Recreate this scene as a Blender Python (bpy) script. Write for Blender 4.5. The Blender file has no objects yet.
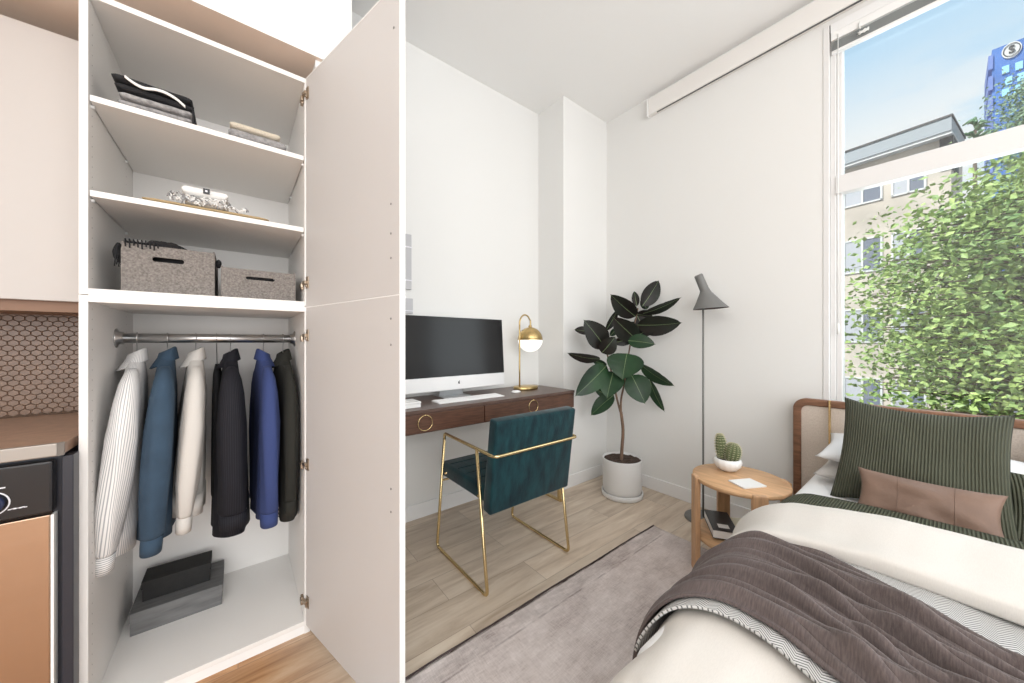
import bpy, bmesh, math, random
from math import sin, cos, pi, radians
from mathutils import Vector, Matrix, noise, Euler
random.seed(7)
C = bpy.context.scene.collection
SC = bpy.context.scene

# ------------------------------------------------------------------ camera
cam_d = bpy.data.cameras.new('camera'); cam = bpy.data.objects.new('camera', cam_d); C.objects.link(cam)
cam_d.sensor_width = 36.0; cam_d.lens = 36.0 * 346.0 / 1024.0; cam_d.clip_start = 0.02; cam_d.clip_end = 800
YAW = math.atan2(512 - 238, 346.0)
cam.location = (0, 0, 1.2); cam.rotation_euler = (pi / 2, 0, -YAW)
SC.camera = cam
FX, CS, SN = 346.0, cos(YAW), sin(YAW)
def pt(px, py, X=None, Y=None, D=None):
    """a point of the room on the plane X=.. or Y=.. (or at view depth D) from a place measured on the photograph"""
    u = (px - 512) / FX; v = (341.5 - py) / FX
    dx = SN + CS * u; dy = CS - SN * u
    t = X / dx if X is not None else Y / dy if Y is not None else D
    return Vector((dx * t, dy * t, 1.2 + v * t))

# ------------------------------------------------------------------ colour, world, lights
SC.view_settings.view_transform = 'Standard'; SC.view_settings.look = 'None'
SC.view_settings.gamma = 1.0; SC.view_settings.exposure = 0.0
try: SC.view_settings.use_curve_mapping = False
except Exception: pass

W = bpy.data.worlds.new('sky'); SC.world = W; W.use_nodes = True
nt = W.node_tree; nt.nodes.clear()
def N(t, **k):
    n = nt.nodes.new(t)
    for a, b in k.items(): setattr(n, a, b)
    return n
tc = N('ShaderNodeTexCoord'); sep = N('ShaderNodeSeparateXYZ'); nt.links.new(tc.outputs['Generated'], sep.inputs[0])
rmp = N('ShaderNodeValToRGB'); nt.links.new(sep.outputs['Z'], rmp.inputs[0])
e = rmp.color_ramp.elements
e[0].position = 0.0; e[0].color = (0.80, 0.90, 1.0, 1); e[1].position = 1.0; e[1].color = (0.26, 0.50, 0.92, 1)
q = e.new(0.33); q.color = (0.70, 0.87, 1.0, 1)
q = e.new(0.55); q.color = (0.56, 0.79, 1.0, 1)
mp = N('ShaderNodeMapping'); mp.inputs['Scale'].default_value = (1.6, 1.6, 5.0); mp.inputs['Location'].default_value = (1.7, 0.4, 0.62)
nt.links.new(tc.outputs['Generated'], mp.inputs[0])
nz = N('ShaderNodeTexNoise'); nz.inputs['Scale'].default_value = 2.2; nz.inputs['Detail'].default_value = 7; nz.inputs['Roughness'].default_value = 0.55
nt.links.new(mp.outputs[0], nz.inputs['Vector'])
cr = N('ShaderNodeValToRGB'); cr.color_ramp.elements[0].position = 0.38; cr.color_ramp.elements[1].position = 0.50
nt.links.new(nz.outputs['Fac'], cr.inputs[0])
band = N('ShaderNodeMapRange'); band.inputs['From Min'].default_value = 0.50; band.inputs['From Max'].default_value = 0.36
nt.links.new(sep.outputs['Z'], band.inputs['Value'])
mul = N('ShaderNodeMath', operation='MULTIPLY'); nt.links.new(cr.outputs[0], mul.inputs[0]); nt.links.new(band.outputs[0], mul.inputs[1])
mix = N('ShaderNodeMixRGB'); mix.inputs[2].default_value = (1.0, 1.0, 1.0, 1)
nt.links.new(mul.outputs[0], mix.inputs[0]); nt.links.new(rmp.outputs[0], mix.inputs[1])
bg = N('ShaderNodeBackground'); bg.inputs['Strength'].default_value = 1.0; nt.links.new(mix.outputs[0], bg.inputs[0])
wo = N('ShaderNodeOutputWorld'); nt.links.new(bg.outputs[0], wo.inputs[0])

def area(name, loc, rot, sx, sy, power, col=(1, 1, 1)):
    l = bpy.data.lights.new(name, 'AREA'); l.shape = 'RECTANGLE'; l.size = sx; l.size_y = sy; l.energy = power; l.color = col
    o = bpy.data.objects.new(name, l); C.objects.link(o); o.location = loc; o.rotation_euler = rot; return o
# fill lights added behind the camera to brighten the room, then daylight at the window
area('rear_fill_light', (-0.6, -2.9, 1.75), (radians(90), 0, 0), 4.6, 2.4, 132, (1.0, 0.99, 0.98))  # added fill from the open rear side, no window is built there
area('overhead_fill_light', (-0.4, -1.5, 3.15), (0, 0, 0), 2.4, 1.6, 30, (1.0, 0.98, 0.96))  # added soft fill for floor and bed, no fitting there
area('upward_fill_light', (-1.2, -1.9, 1.5), (radians(180), 0, 0), 1.0, 1.0, 26, (1.0, 0.99, 0.97))  # added fill aimed up to brighten the ceiling, no lamp stands there
area('window_daylight', (2.80, -0.45, 1.95), (radians(90), 0, radians(90)), 1.5, 1.9, 22, (0.95, 0.98, 1.0))
sun_d = bpy.data.lights.new('sun', 'SUN'); sun_d.energy = 5.8; sun_d.angle = radians(1.0); sun_d.color = (1.0, 0.96, 0.88)
sun = bpy.data.objects.new('sun', sun_d); C.objects.link(sun)
sun.rotation_euler = Vector((0.60, -0.32, -0.73)).to_track_quat('-Z', 'Y').to_euler()

# ------------------------------------------------------------------ materials
def nodes_of(m): return m.node_tree.nodes, m.node_tree.links
def mat(name, col, rough=0.6, metal=0.0, var=0.0, vscale=20.0, bump=0.0, bscale=60.0, stretch=(1, 1, 1), spec=0.5,
        sheen=0.0, col2=None, coat=0.0, emit=None, estr=0.0, trans=0.0, detail=4):
    m = bpy.data.materials.new(name); m.use_nodes = True; n, l = nodes_of(m); b = n['Principled BSDF']
    b.inputs['Base Color'].default_value = (*col, 1); b.inputs['Roughness'].default_value = rough
    b.inputs['Metallic'].default_value = metal; b.inputs['Specular IOR Level'].default_value = spec
    if sheen: b.inputs['Sheen Weight'].default_value = sheen; b.inputs['Sheen Roughness'].default_value = 0.4
    if coat: b.inputs['Coat Weight'].default_value = coat
    if emit: b.inputs['Emission Color'].default_value = (*emit, 1); b.inputs['Emission Strength'].default_value = estr
    t = n.new('ShaderNodeTexCoord'); mpn = n.new('ShaderNodeMapping'); mpn.inputs['Scale'].default_value = stretch
    l.new(t.outputs['Object'], mpn.inputs[0])
    if var or col2:
        z = n.new('ShaderNodeTexNoise'); z.inputs['Scale'].default_value = vscale; z.inputs['Detail'].default_value = detail
        l.new(mpn.outputs[0], z.inputs['Vector'])
        r = n.new('ShaderNodeValToRGB'); r.color_ramp.elements[0].position = 0.32; r.color_ramp.elements[1].position = 0.68
        c2 = col2 or tuple(c * (1 - var) for c in col); c1 = col if col2 else tuple(min(1, c * (1 + var * .5)) for c in col)
        r.color_ramp.elements[0].color = (*c2, 1); r.color_ramp.elements[1].color = (*c1, 1)
        l.new(z.outputs['Fac'], r.inputs[0]); l.new(r.outputs[0], b.inputs['Base Color'])
    if bump:
        z2 = n.new('ShaderNodeTexNoise'); z2.inputs['Scale'].default_value = bscale; z2.inputs['Detail'].default_value = 5
        l.new(mpn.outputs[0], z2.inputs['Vector']); bp = n.new('ShaderNodeBump'); bp.inputs['Strength'].default_value = bump
        bp.inputs['Distance'].default_value = 0.01; l.new(z2.outputs['Fac'], bp.inputs['Height']); l.new(bp.outputs[0], b.inputs['Normal'])
    return m

def uvwave(name, colA, colB, scale, axis='X', lo=0.45, hi=0.55, rough=0.8, bump=0.0, distort=0.0, sheen=0.0, weave=0.0):
    """stripes or ribs laid along a mesh's own UV (metres)"""
    m = bpy.data.materials.new(name); m.use_nodes = True; n, l = nodes_of(m); b = n['Principled BSDF']
    b.inputs['Roughness'].default_value = rough; b.inputs['Specular IOR Level'].default_value = 0.25
    if sheen: b.inputs['Sheen Weight'].default_value = sheen
    t = n.new('ShaderNodeTexCoord'); w = n.new('ShaderNodeTexWave'); w.bands_direction = axis; w.inputs['Scale'].default_value = scale
    w.inputs['Distortion'].default_value = distort; w.inputs['Detail'].default_value = 1
    l.new(t.outputs['UV'], w.inputs['Vector'])
    r = n.new('ShaderNodeValToRGB'); r.color_ramp.elements[0].position = lo; r.color_ramp.elements[1].position = hi
    r.color_ramp.elements[0].color = (*colA, 1); r.color_ramp.elements[1].color = (*colB, 1)
    l.new(w.outputs['Fac'], r.inputs[0]); l.new(r.outputs[0], b.inputs['Base Color'])
    if bump:
        bp = n.new('ShaderNodeBump'); bp.inputs['Strength'].default_value = bump; bp.inputs['Distance'].default_value = 0.006
        l.new(w.outputs['Fac'], bp.inputs['Height']); l.new(bp.outputs[0], b.inputs['Normal'])
    return m

M = {}
M['wall'] = mat('wall_paint', (0.80, 0.80, 0.785), 0.75, bump=0.03, bscale=180)
M['ceil'] = mat('ceiling_paint', (0.90, 0.90, 0.89), 0.85, bump=0.02, bscale=160)
M['soffit_bounce_tint'] = mat('tan_bounce_soffit', (0.84, 0.70, 0.60), 0.7, var=0.08, vscale=3)  # warm bounce from the wood floor put into the soffit colour
M['trim'] = mat('trim_white', (0.85, 0.85, 0.85), 0.4)
M['vinyl'] = mat('window_vinyl', (0.77, 0.765, 0.76), 0.35)
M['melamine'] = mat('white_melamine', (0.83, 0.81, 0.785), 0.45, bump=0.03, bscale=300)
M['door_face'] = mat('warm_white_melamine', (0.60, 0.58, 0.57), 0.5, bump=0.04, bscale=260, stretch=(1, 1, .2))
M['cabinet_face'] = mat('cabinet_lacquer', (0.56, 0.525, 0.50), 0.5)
M['edge'] = mat('white_edge_band', (0.88, 0.88, 0.87), 0.4)
M['hole'] = mat('drilled_hole', (0.28, 0.27, 0.26), 0.9)
M['gasket'] = mat('dark_gap', (0.12, 0.12, 0.12), 0.8)
M['nickel'] = mat('hinge_nickel', (0.42, 0.34, 0.26), 0.35, 0.9)
M['chrome'] = mat('rod_steel', (0.62, 0.62, 0.62), 0.3, 1.0)
M['brass'] = mat('brushed_brass', (0.72, 0.56, 0.30), 0.27, 1.0)
M['brass_satin'] = mat('satin_brass', (0.60, 0.44, 0.20), 0.33, 1.0, var=.2, vscale=30)
M['walnut'] = mat('walnut_brown', (0.105, 0.050, 0.032), 0.38, var=0.35, vscale=14, stretch=(1, 8, 10), bump=.05, bscale=30)
M['walnut_top'] = mat('walnut_top', (0.12, 0.075, 0.06), 0.34, var=0.3, vscale=14, stretch=(1, 8, 10))
M['hb_wood'] = mat('headboard_wood', (0.235, 0.115, 0.065), 0.45, var=0.35, vscale=9, stretch=(8, 1.2, 8), bump=.06, bscale=30)
M['oak'] = mat('table_oak', (0.66, 0.40, 0.215), 0.5, var=0.18, vscale=8, stretch=(5, 1, 5), bump=.03, bscale=30)
M['oak_leg'] = mat('table_leg_oak', (0.60, 0.36, 0.20), 0.5, var=0.2, vscale=8, stretch=(9, 9, 1), bump=.03, bscale=30)
M['velvet'] = mat('teal_velvet', (0.006, 0.042, 0.050), 0.8, col2=(0.002, 0.014, 0.020), vscale=9, stretch=(3, 1, 1), spec=.25, sheen=0.22, bump=.12, bscale=50)
M['black_metal'] = mat('black_metal', (0.02, 0.02, 0.02), 0.45, 0.3)
M['lamp_grey'] = mat('grey_lacquer', (0.17, 0.17, 0.165), 0.5)
M['lamp_in'] = mat('shade_inside', (0.06, 0.045, 0.045), 0.6)
M['opal'] = mat('opal_glass', (0.95, 0.95, 0.93), 0.25, emit=(1, 0.97, 0.9), estr=0.9)
M['screen'] = mat('screen_black', (0.010, 0.010, 0.011), 0.16, spec=0.32)
M['alu'] = mat('aluminium', (0.80, 0.80, 0.80), 0.35, 0.15)
M['alu_d'] = mat('aluminium_foot', (0.55, 0.56, 0.57), 0.35, 0.6)
M['plastic'] = mat('white_plastic', (0.87, 0.87, 0.86), 0.35)
M['key'] = mat('white_key', (0.92, 0.92, 0.92), 0.4)
M['pot'] = mat('white_ceramic', (0.74, 0.74, 0.735), 0.5, bump=.04, bscale=14, stretch=(1, 1, 5))
M['soil'] = mat('potting_soil', (0.075, 0.048, 0.035), 0.95, var=0.5, vscale=60, bump=1, bscale=80)
M['stem'] = mat('plant_bark', (0.20, 0.125, 0.085), 0.8, var=0.4, vscale=40, stretch=(1, 1, .3), bump=.4, bscale=60)
M['leaf'] = mat('rubber_leaf', (0.022, 0.064, 0.024), 0.42, spec=.35, col2=(0.010, 0.026, 0.014), vscale=5)
M['leaf_d'] = mat('rubber_leaf_dark', (0.014, 0.020, 0.014), 0.42, spec=.32, col2=(0.014, 0.009, 0.009), vscale=5)
M['vein'] = mat('leaf_midrib', (0.17, 0.24, 0.11), 0.5)
M['cactus'] = mat('cactus_skin', (0.12, 0.15, 0.065), 0.7)
M['spine'] = mat('cactus_spines', (0.62, 0.58, 0.40), 0.7)
M['paper'] = mat('paper_white', (0.86, 0.86, 0.85), 0.7)
M['ink'] = mat('black_cover', (0.012, 0.013, 0.017), 0.35)
M['page'] = mat('book_pages', (0.80, 0.78, 0.73), 0.8, bump=.2, bscale=200, stretch=(1, 1, 10))
M['mag'] = mat('magazine_cover', (0.55, 0.48, 0.27), 0.35, col2=(0.78, 0.74, 0.60), vscale=9)
M['sheet'] = mat('white_sheet', (0.84, 0.84, 0.84), 0.85, bump=.05, bscale=40)
M['duvet'] = mat('cream_linen', (0.72, 0.685, 0.64), 0.9, var=.04, vscale=120, stretch=(1, 6, 1), bump=.12, bscale=260)
M['linen_pillow'] = mat('linen_grey', (0.60, 0.575, 0.55), 0.9, bump=.3, bscale=160)
M['throw'] = mat('grey_brown_throw', (0.150, 0.118, 0.112), 0.95, col2=(0.095, 0.074, 0.072), vscale=55, stretch=(1, 7, 1), sheen=.15, bump=.25, bscale=150)
M['leather'] = mat('brown_leather', (0.215, 0.135, 0.098), 0.6, var=.15, vscale=12, bump=.1, bscale=120)
M['felt'] = mat('grey_felt', (0.27, 0.245, 0.225), 0.95, col2=(0.14, 0.125, 0.115), vscale=190, detail=6, bump=.2, bscale=120)
M['black_cloth'] = mat('black_cloth', (0.014, 0.014, 0.016), 0.9, bump=.3, bscale=90)
M['grey_knit'] = mat('grey_knit', (0.38, 0.37, 0.37), 0.95, col2=(0.22, 0.215, 0.215), vscale=90, bump=.4, bscale=150)
M['cream_knit'] = mat('cream_knit', (0.60, 0.54, 0.44), 0.95, bump=.4, bscale=150)
M['tan_cloth'] = mat('tan_cloth', (0.42, 0.31, 0.17), 0.9, bump=.2, bscale=90)
M['white_cloth'] = mat('white_cloth', (0.80, 0.79, 0.77), 0.9, bump=.2, bscale=90)
M['cream_cloth'] = mat('cream_cloth', (0.60, 0.575, 0.54), 0.9, bump=.1, bscale=130)
M['blue_cloth'] = mat('slate_blue_cloth', (0.034, 0.066, 0.108), 0.9, bump=.1, bscale=130, var=.15, vscale=15)
M['royal_cloth'] = mat('royal_blue_cloth', (0.034, 0.055, 0.17), 0.9, bump=.1, bscale=130)
M['olive_cloth'] = mat('black_olive_cloth', (0.018, 0.018, 0.014), 0.9, bump=.1, bscale=130)
M['button'] = mat('button', (0.35, 0.3, 0.3), 0.4)
M['stripe'] = uvwave('grey_striped_cotton', (0.42, 0.42, 0.44), (0.82, 0.81, 0.79), 46, 'X', 0.16, 0.4)
M['stripe_h'] = uvwave('cuff_striped_cotton', (0.30, 0.30, 0.32), (0.82, 0.81, 0.79), 46, 'Y', 0.16, 0.4)
M['pin'] = uvwave('navy_pinstripe', (0.026, 0.026, 0.034), (0.010, 0.010, 0.014), 44, 'X', 0.02, 0.2)
M['green'] = uvwave('olive_ribbed_quilt', (0.050, 0.054, 0.036), (0.094, 0.098, 0.068), 36, 'X', 0.0, 0.8, bump=0.7, distort=0.6)
M['green2'] = uvwave('olive_ribbed_coverlet', (0.050, 0.056, 0.034), (0.105, 0.112, 0.070), 36, 'Y', 0.0, 0.8, bump=0.9)
M['box_grey'] = mat('grey_shoe_box', (0.150, 0.150, 0.150), 0.7, var=.25, vscale=10, stretch=(1, 6, 6))
M['box_black'] = mat('black_shoe_box', (0.012, 0.012, 0.012), 0.7, var=.3, vscale=60)
M['blind'] = mat('blind_slat', (0.30, 0.32, 0.32), 0.5)
M['cordm'] = mat('blind_cord', (0.85, 0.85, 0.83), 0.6)
M['steel_door'] = mat('brushed_stainless', (0.50, 0.355, 0.255), 0.30, 1.0, bump=.05, bscale=3, stretch=(1, 1, 8))  # orange of the reflected floor is tinted into the base colour
M['steel'] = mat('stainless_edge', (0.36, 0.33, 0.30), 0.35, 0.6)
M['panel_black'] = mat('control_panel', (0.014, 0.014, 0.016), 0.25)
M['panel_side'] = mat('dark_side', (0.022, 0.024, 0.034), 0.35)
M['counter'] = mat('brown_countertop', (0.36, 0.225, 0.155), 0.35, var=.15, vscale=40)
M['brown_wood'] = mat('brown_bottom', (0.25, 0.145, 0.095), 0.6)
M['tile'] = mat('brown_mosaic', (0.20, 0.125, 0.085), 0.32, var=.15, vscale=30)
M['grout'] = mat('dark_grout', (0.10, 0.062, 0.042), 0.9)
M['mark'] = mat('white_marking', (0.8, 0.8, 0.85), 0.5)
M['knob_blue'] = mat('knob_dark_blue', (0.02, 0.03, 0.08), 0.25)
M['grey_plate'] = mat('pale_grey_plate', (0.52, 0.52, 0.54), 0.5)
M['stucco'] = mat('facade_stucco', (0.55, 0.49, 0.43), 0.95, var=.2, vscale=.8, bump=.2, bscale=20)
M['fascia'] = mat('fascia_grey', (0.30, 0.33, 0.36), 0.6)
M['fascia_w'] = mat('fascia_white', (0.62, 0.62, 0.62), 0.6)
M['dark_edge'] = mat('dark_flashing', (0.06, 0.06, 0.065), 0.6)
M['out_glass'] = mat('house_glass', (0.17, 0.19, 0.24), 0.12)
M['curtain'] = mat('pale_blind', (0.42, 0.43, 0.47), 0.6)
M['tower_blue'] = mat('tower_blue_glass', (0.055, 0.17, 0.50), 0.5, var=.25, vscale=.12, stretch=(1, 1, 2))
M['tower_side'] = mat('tower_side', (0.13, 0.20, 0.48), 0.6)
M['tower_win'] = mat('tower_pale_pane', (0.30, 0.60, 0.88), 0.4)
M['tree_leaf'] = mat('maple_leaf', (0.44, 0.56, 0.19), 0.5, col2=(0.11, 0.21, 0.055), vscale=1.6, detail=8)
M['tree_pale'] = mat('pale_tree_leaf', (0.30, 0.42, 0.27), 0.6, col2=(0.16, 0.26, 0.15), vscale=2)
M['conifer'] = mat('conifer_leaf', (0.10, 0.20, 0.10), 0.7)
M['bark'] = mat('tree_bark', (0.12, 0.09, 0.07), 0.9, var=.4, vscale=8, bump=.5)
M['asphalt'] = mat('street', (0.18, 0.18, 0.19), 0.9, var=.2, vscale=.5)

# floor planks: real boards along X; the boards by the kitchen are warmer in colour
def floor_mat():
    m = bpy.data.materials.new('plank_floor'); m.use_nodes = True; n, l = nodes_of(m); b = n['Principled BSDF']
    b.inputs['Roughness'].default_value = 0.42; b.inputs['Specular IOR Level'].default_value = .4
    t = n.new('ShaderNodeTexCoord'); br = n.new('ShaderNodeTexBrick')
    br.inputs['Scale'].default_value = 1.0; br.inputs['Brick Width'].default_value = 1.22; br.inputs['Row Height'].default_value = 0.18
    br.inputs['Mortar Size'].default_value = 0.0012; br.inputs['Color1'].default_value = (0.0, 0, 0, 1); br.inputs['Color2'].default_value = (1, 1, 1, 1)
    br.inputs['Mortar'].default_value = (0.3, 0.3, 0.3, 1); br.offset = 0.37; br.inputs['Bias'].default_value = 0.0
    l.new(t.outputs['Object'], br.inputs['Vector'])
    mp2 = n.new('ShaderNodeMapping'); mp2.inputs['Scale'].default_value = (1.1, 9.0, 1.0); l.new(t.outputs['Object'], mp2.inputs[0])
    off = n.new('ShaderNodeVectorMath'); off.operation = 'MULTIPLY_ADD'; off.inputs[1].default_value = (5, 3, 0)
    l.new(br.outputs['Color'], off.inputs[0]); l.new(mp2.outputs[0], off.inputs[2])
    g = n.new('ShaderNodeTexNoise'); g.inputs['Scale'].default_value = 2.2; g.inputs['Detail'].default_value = 9; g.inputs['Roughness'].default_value = .62; g.inputs['Distortion'].default_value = .5
    l.new(off.outputs[0], g.inputs['Vector'])
    def ramp(c):
        r = n.new('ShaderNodeValToRGB'); r.color_ramp.elements[0].position = .30; r.color_ramp.elements[0].color = (*c[0], 1)
        r.color_ramp.elements[1].position = .70; r.color_ramp.elements[1].color = (*c[2], 1)
        x = r.color_ramp.elements.new(.5); x.color = (*c[1], 1); l.new(g.outputs['Fac'], r.inputs[0]); return r
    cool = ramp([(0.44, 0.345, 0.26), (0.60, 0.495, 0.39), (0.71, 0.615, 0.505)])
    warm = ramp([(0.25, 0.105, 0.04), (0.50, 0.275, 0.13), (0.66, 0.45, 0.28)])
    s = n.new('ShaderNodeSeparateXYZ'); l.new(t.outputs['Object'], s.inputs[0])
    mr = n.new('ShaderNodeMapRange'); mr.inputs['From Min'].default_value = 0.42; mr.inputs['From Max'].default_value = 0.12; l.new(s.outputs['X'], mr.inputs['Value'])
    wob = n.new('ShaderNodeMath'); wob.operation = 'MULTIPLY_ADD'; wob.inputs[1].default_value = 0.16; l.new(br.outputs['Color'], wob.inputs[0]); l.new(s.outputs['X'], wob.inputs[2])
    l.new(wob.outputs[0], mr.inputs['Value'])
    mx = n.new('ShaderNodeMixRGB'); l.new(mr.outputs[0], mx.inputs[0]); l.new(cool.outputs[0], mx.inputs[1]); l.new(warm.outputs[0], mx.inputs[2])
    tint = n.new('ShaderNodeMixRGB'); tint.blend_type = 'MULTIPLY'; tint.inputs[0].default_value = 0.75
    tr = n.new('ShaderNodeMapRange'); tr.inputs['To Min'].default_value = 0.86; tr.inputs['To Max'].default_value = 1.1; l.new(br.outputs['Color'], tr.inputs['Value'])
    l.new(mx.outputs[0], tint.inputs[1]); l.new(tr.outputs[0], tint.inputs[2])
    seam = n.new('ShaderNodeMixRGB'); seam.inputs[2].default_value = (0.16, 0.12, 0.09, 1); seam_f = n.new('ShaderNodeMath'); seam_f.operation = 'MULTIPLY'; seam_f.inputs[1].default_value = .6
    l.new(br.outputs['Fac'], seam_f.inputs[0]); l.new(seam_f.outputs[0], seam.inputs[0]); l.new(tint.outputs[0], seam.inputs[1]); l.new(seam.outputs[0], b.inputs['Base Color'])
    bp = n.new('ShaderNodeBump'); bp.inputs['Strength'].default_value = .08; bp.inputs['Distance'].default_value = .004; l.new(g.outputs['Fac'], bp.inputs['Height']); l.new(bp.outputs[0], b.inputs['Normal'])
    return m
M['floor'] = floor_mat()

def rug_mat():
    m = bpy.data.materials.new('distressed_rug'); m.use_nodes = True; n, l = nodes_of(m); b = n['Principled BSDF']
    b.inputs['Roughness'].default_value = .95; b.inputs['Specular IOR Level'].default_value = .1
    t = n.new('ShaderNodeTexCoord')
    def nzz(sc, st, det=6):
        mm = n.new('ShaderNodeMapping'); mm.inputs['Scale'].default_value = st; l.new(t.outputs['Object'], mm.inputs[0])
        z = n.new('ShaderNodeTexNoise'); z.inputs['Scale'].default_value = sc; z.inputs['Detail'].default_value = det; z.inputs['Roughness'].default_value = .7
        l.new(mm.outputs[0], z.inputs['Vector']); return z
    a = nzz(3.0, (1.0, 2.4, 1)); w1 = nzz(60, (6, .5, 1), 3); w2 = nzz(60, (.5, 6, 1), 3)
    add = n.new('ShaderNodeMath'); add.operation = 'ADD'; l.new(w1.outputs['Fac'], add.inputs[0]); l.new(w2.outputs['Fac'], add.inputs[1])
    wv = n.new('ShaderNodeMath'); wv.operation = 'MULTIPLY_ADD'; wv.inputs[1].default_value = .55; l.new(add.outputs[0], wv.inputs[0])
    l.new(a.outputs['Fac'], wv.inputs[2])
    r = n.new('ShaderNodeValToRGB'); el = r.color_ramp.elements; el[0].position = .78; el[0].color = (0.34, 0.275, 0.26, 1); el[1].position = 1.22; el[1].color = (0.76, 0.69, 0.665, 1)
    # ramp works on 0..1 so rescale
    sc = n.new('ShaderNodeMapRange'); sc.inputs['From Min'].default_value = .72; sc.inputs['From Max'].default_value = 1.34; l.new(wv.outputs[0], sc.inputs['Value'])
    el[0].position = .0; el[1].position = .9; mid = el.new(.42); mid.color = (0.58, 0.51, 0.485, 1)
    l.new(sc.outputs[0], r.inputs[0])
    # woven border: dark edge line and worn band near the +Y edge and +X edge
    s = n.new('ShaderNodeSeparateXYZ'); l.new(t.outputs['Object'], s.inputs[0])
    def bandf(sock, lo, hi, ns, amt):
        d = n.new('ShaderNodeMath'); d.operation = 'SUBTRACT'; l.new(sock, d.inputs[0]); d.inputs[1].default_value = (lo + hi) / 2
        ab = n.new('ShaderNodeMath'); ab.operation = 'ABSOLUTE'; l.new(d.outputs[0], ab.inputs[0])
        lt = n.new('ShaderNodeMapRange'); lt.inputs['From Min'].default_value = (hi - lo) / 2; lt.inputs['From Max'].default_value = (hi - lo) / 2 - .006; l.new(ab.outputs[0], lt.inputs['Value'])
        nn = n.new('ShaderNodeMapRange'); nn.inputs['From Min'].default_value = .38; nn.inputs['From Max'].default_value = .58; l.new(ns.outputs['Fac'], nn.inputs['Value'])
        mm = n.new('ShaderNodeMath'); mm.operation = 'MULTIPLY'; l.new(lt.outputs[0], mm.inputs[0]); l.new(nn.outputs[0], mm.inputs[1])
        m2 = n.new('ShaderNodeMath'); m2.operation = 'MULTIPLY'; m2.inputs[1].default_value = amt; l.new(mm.outputs[0], m2.inputs[0]); return m2
    nb = nzz(9, (1, 3, 1), 8)
    cur = r.outputs[0]
    for lo, hi, amt in ((-.012, .012, 1.0), (-.098, -.084, .5), (-.084, -.012, .22)):
        f = bandf(s.outputs['Y'], lo, hi, nb, amt); mx = n.new('ShaderNodeMixRGB'); mx.inputs[2].default_value = (0.085, 0.062, 0.058, 1)
        l.new(f.outputs[0], mx.inputs[0]); l.new(cur, mx.inputs[1]); cur = mx.outputs[0]
    l.new(cur, b.inputs['Base Color'])
    bp = n.new('ShaderNodeBump'); bp.inputs['Strength'].default_value = .4; bp.inputs['Distance'].default_value = .004; l.new(add.outputs[0], bp.inputs['Height']); l.new(bp.outputs[0], b.inputs['Normal'])
    return m
M['rug'] = rug_mat()

def herring_mat():
    m = bpy.data.materials.new('herringbone_wool'); m.use_nodes = True; n, l = nodes_of(m); b = n['Principled BSDF']
    b.inputs['Roughness'].default_value = .95; b.inputs['Specular IOR Level'].default_value = .1
    t = n.new('ShaderNodeTexCoord'); s = n.new('ShaderNodeSeparateXYZ'); l.new(t.outputs['UV'], s.inputs[0])
    pp = n.new('ShaderNodeMath'); pp.operation = 'PINGPONG'; pp.inputs[1].default_value = .020; l.new(s.outputs['X'], pp.inputs[0])
    ad = n.new('ShaderNodeMath'); ad.operation = 'ADD'; l.new(pp.outputs[0], ad.inputs[0]); l.new(s.outputs['Y'], ad.inputs[1])
    ml = n.new('ShaderNodeMath'); ml.operation = 'MULTIPLY'; ml.inputs[1].default_value = 120 * 6.28; l.new(ad.outputs[0], ml.inputs[0])
    si = n.new('ShaderNodeMath'); si.operation = 'SINE'; l.new(ml.outputs[0], si.inputs[0])
    r = n.new('ShaderNodeValToRGB'); r.color_ramp.elements[0].position = .0; r.color_ramp.elements[1].position = .5
    r.color_ramp.elements[0].color = (0.07, 0.07, 0.07, 1); r.color_ramp.elements[1].color = (0.62, 0.62, 0.61, 1)
    mr = n.new('ShaderNodeMapRange'); mr.inputs['From Min'].default_value = -1; l.new(si.outputs[0], mr.inputs['Value']); l.new(mr.outputs[0], r.inputs[0])
    l.new(r.outputs[0], b.inputs['Base Color']); return m
M['herring'] = herring_mat()

def glass_mat():
    m = bpy.data.materials.new('window_glass'); m.use_nodes = True; n, l = nodes_of(m); n.clear()
    o = n.new('ShaderNodeOutputMaterial'); mx = n.new('ShaderNodeMixShader'); tr = n.new('ShaderNodeBsdfTransparent'); gl = n.new('ShaderNodeBsdfGlossy')
    gl.inputs['Roughness'].default_value = 0.01; tr.inputs[0].default_value = (0.96, 0.98, 0.98, 1); mx.inputs[0].default_value = 0.05
    l.new(tr.outputs[0], mx.inputs[1]); l.new(gl.outputs[0], mx.inputs[2]); l.new(mx.outputs[0], o.inputs[0]); return m
M['glass'] = glass_mat()

# ------------------------------------------------------------------ object helpers
def wloc(o):
    v = Vector((0, 0, 0))
    while o is not None: v = v + o.location; o = o.parent
    return v
def link(name, me, m, parent=None, smooth=False, origin=None):
    """vertices are given in room coordinates; the object gets its own origin"""
    base = wloc(parent) if parent is not None else Vector((0, 0, 0))
    if origin is None:
        if parent is None and len(me.vertices):
            xs = [v.co for v in me.vertices]
            origin = Vector(((min(v.x for v in xs) + max(v.x for v in xs)) / 2, (min(v.y for v in xs) + max(v.y for v in xs)) / 2, min(v.z for v in xs)))
        else: origin = base
    origin = Vector(origin)
    me.transform(Matrix.Translation(-origin))
    o = bpy.data.objects.new(name, me); C.objects.link(o); o.location = origin - base; o.parent = parent
    ms = m if isinstance(m, (list, tuple)) else [m]
    for x in ms: me.materials.append(M[x] if isinstance(x, str) else x)
    if smooth:
        for p in me.polygons: p.use_smooth = True
    return o
def tag(o, label, cat=None, group=None, kind=None):
    o['label'] = label
    if cat: o['category'] = cat
    if group: o['group'] = group
    if kind: o['kind'] = kind
    return o
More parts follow.
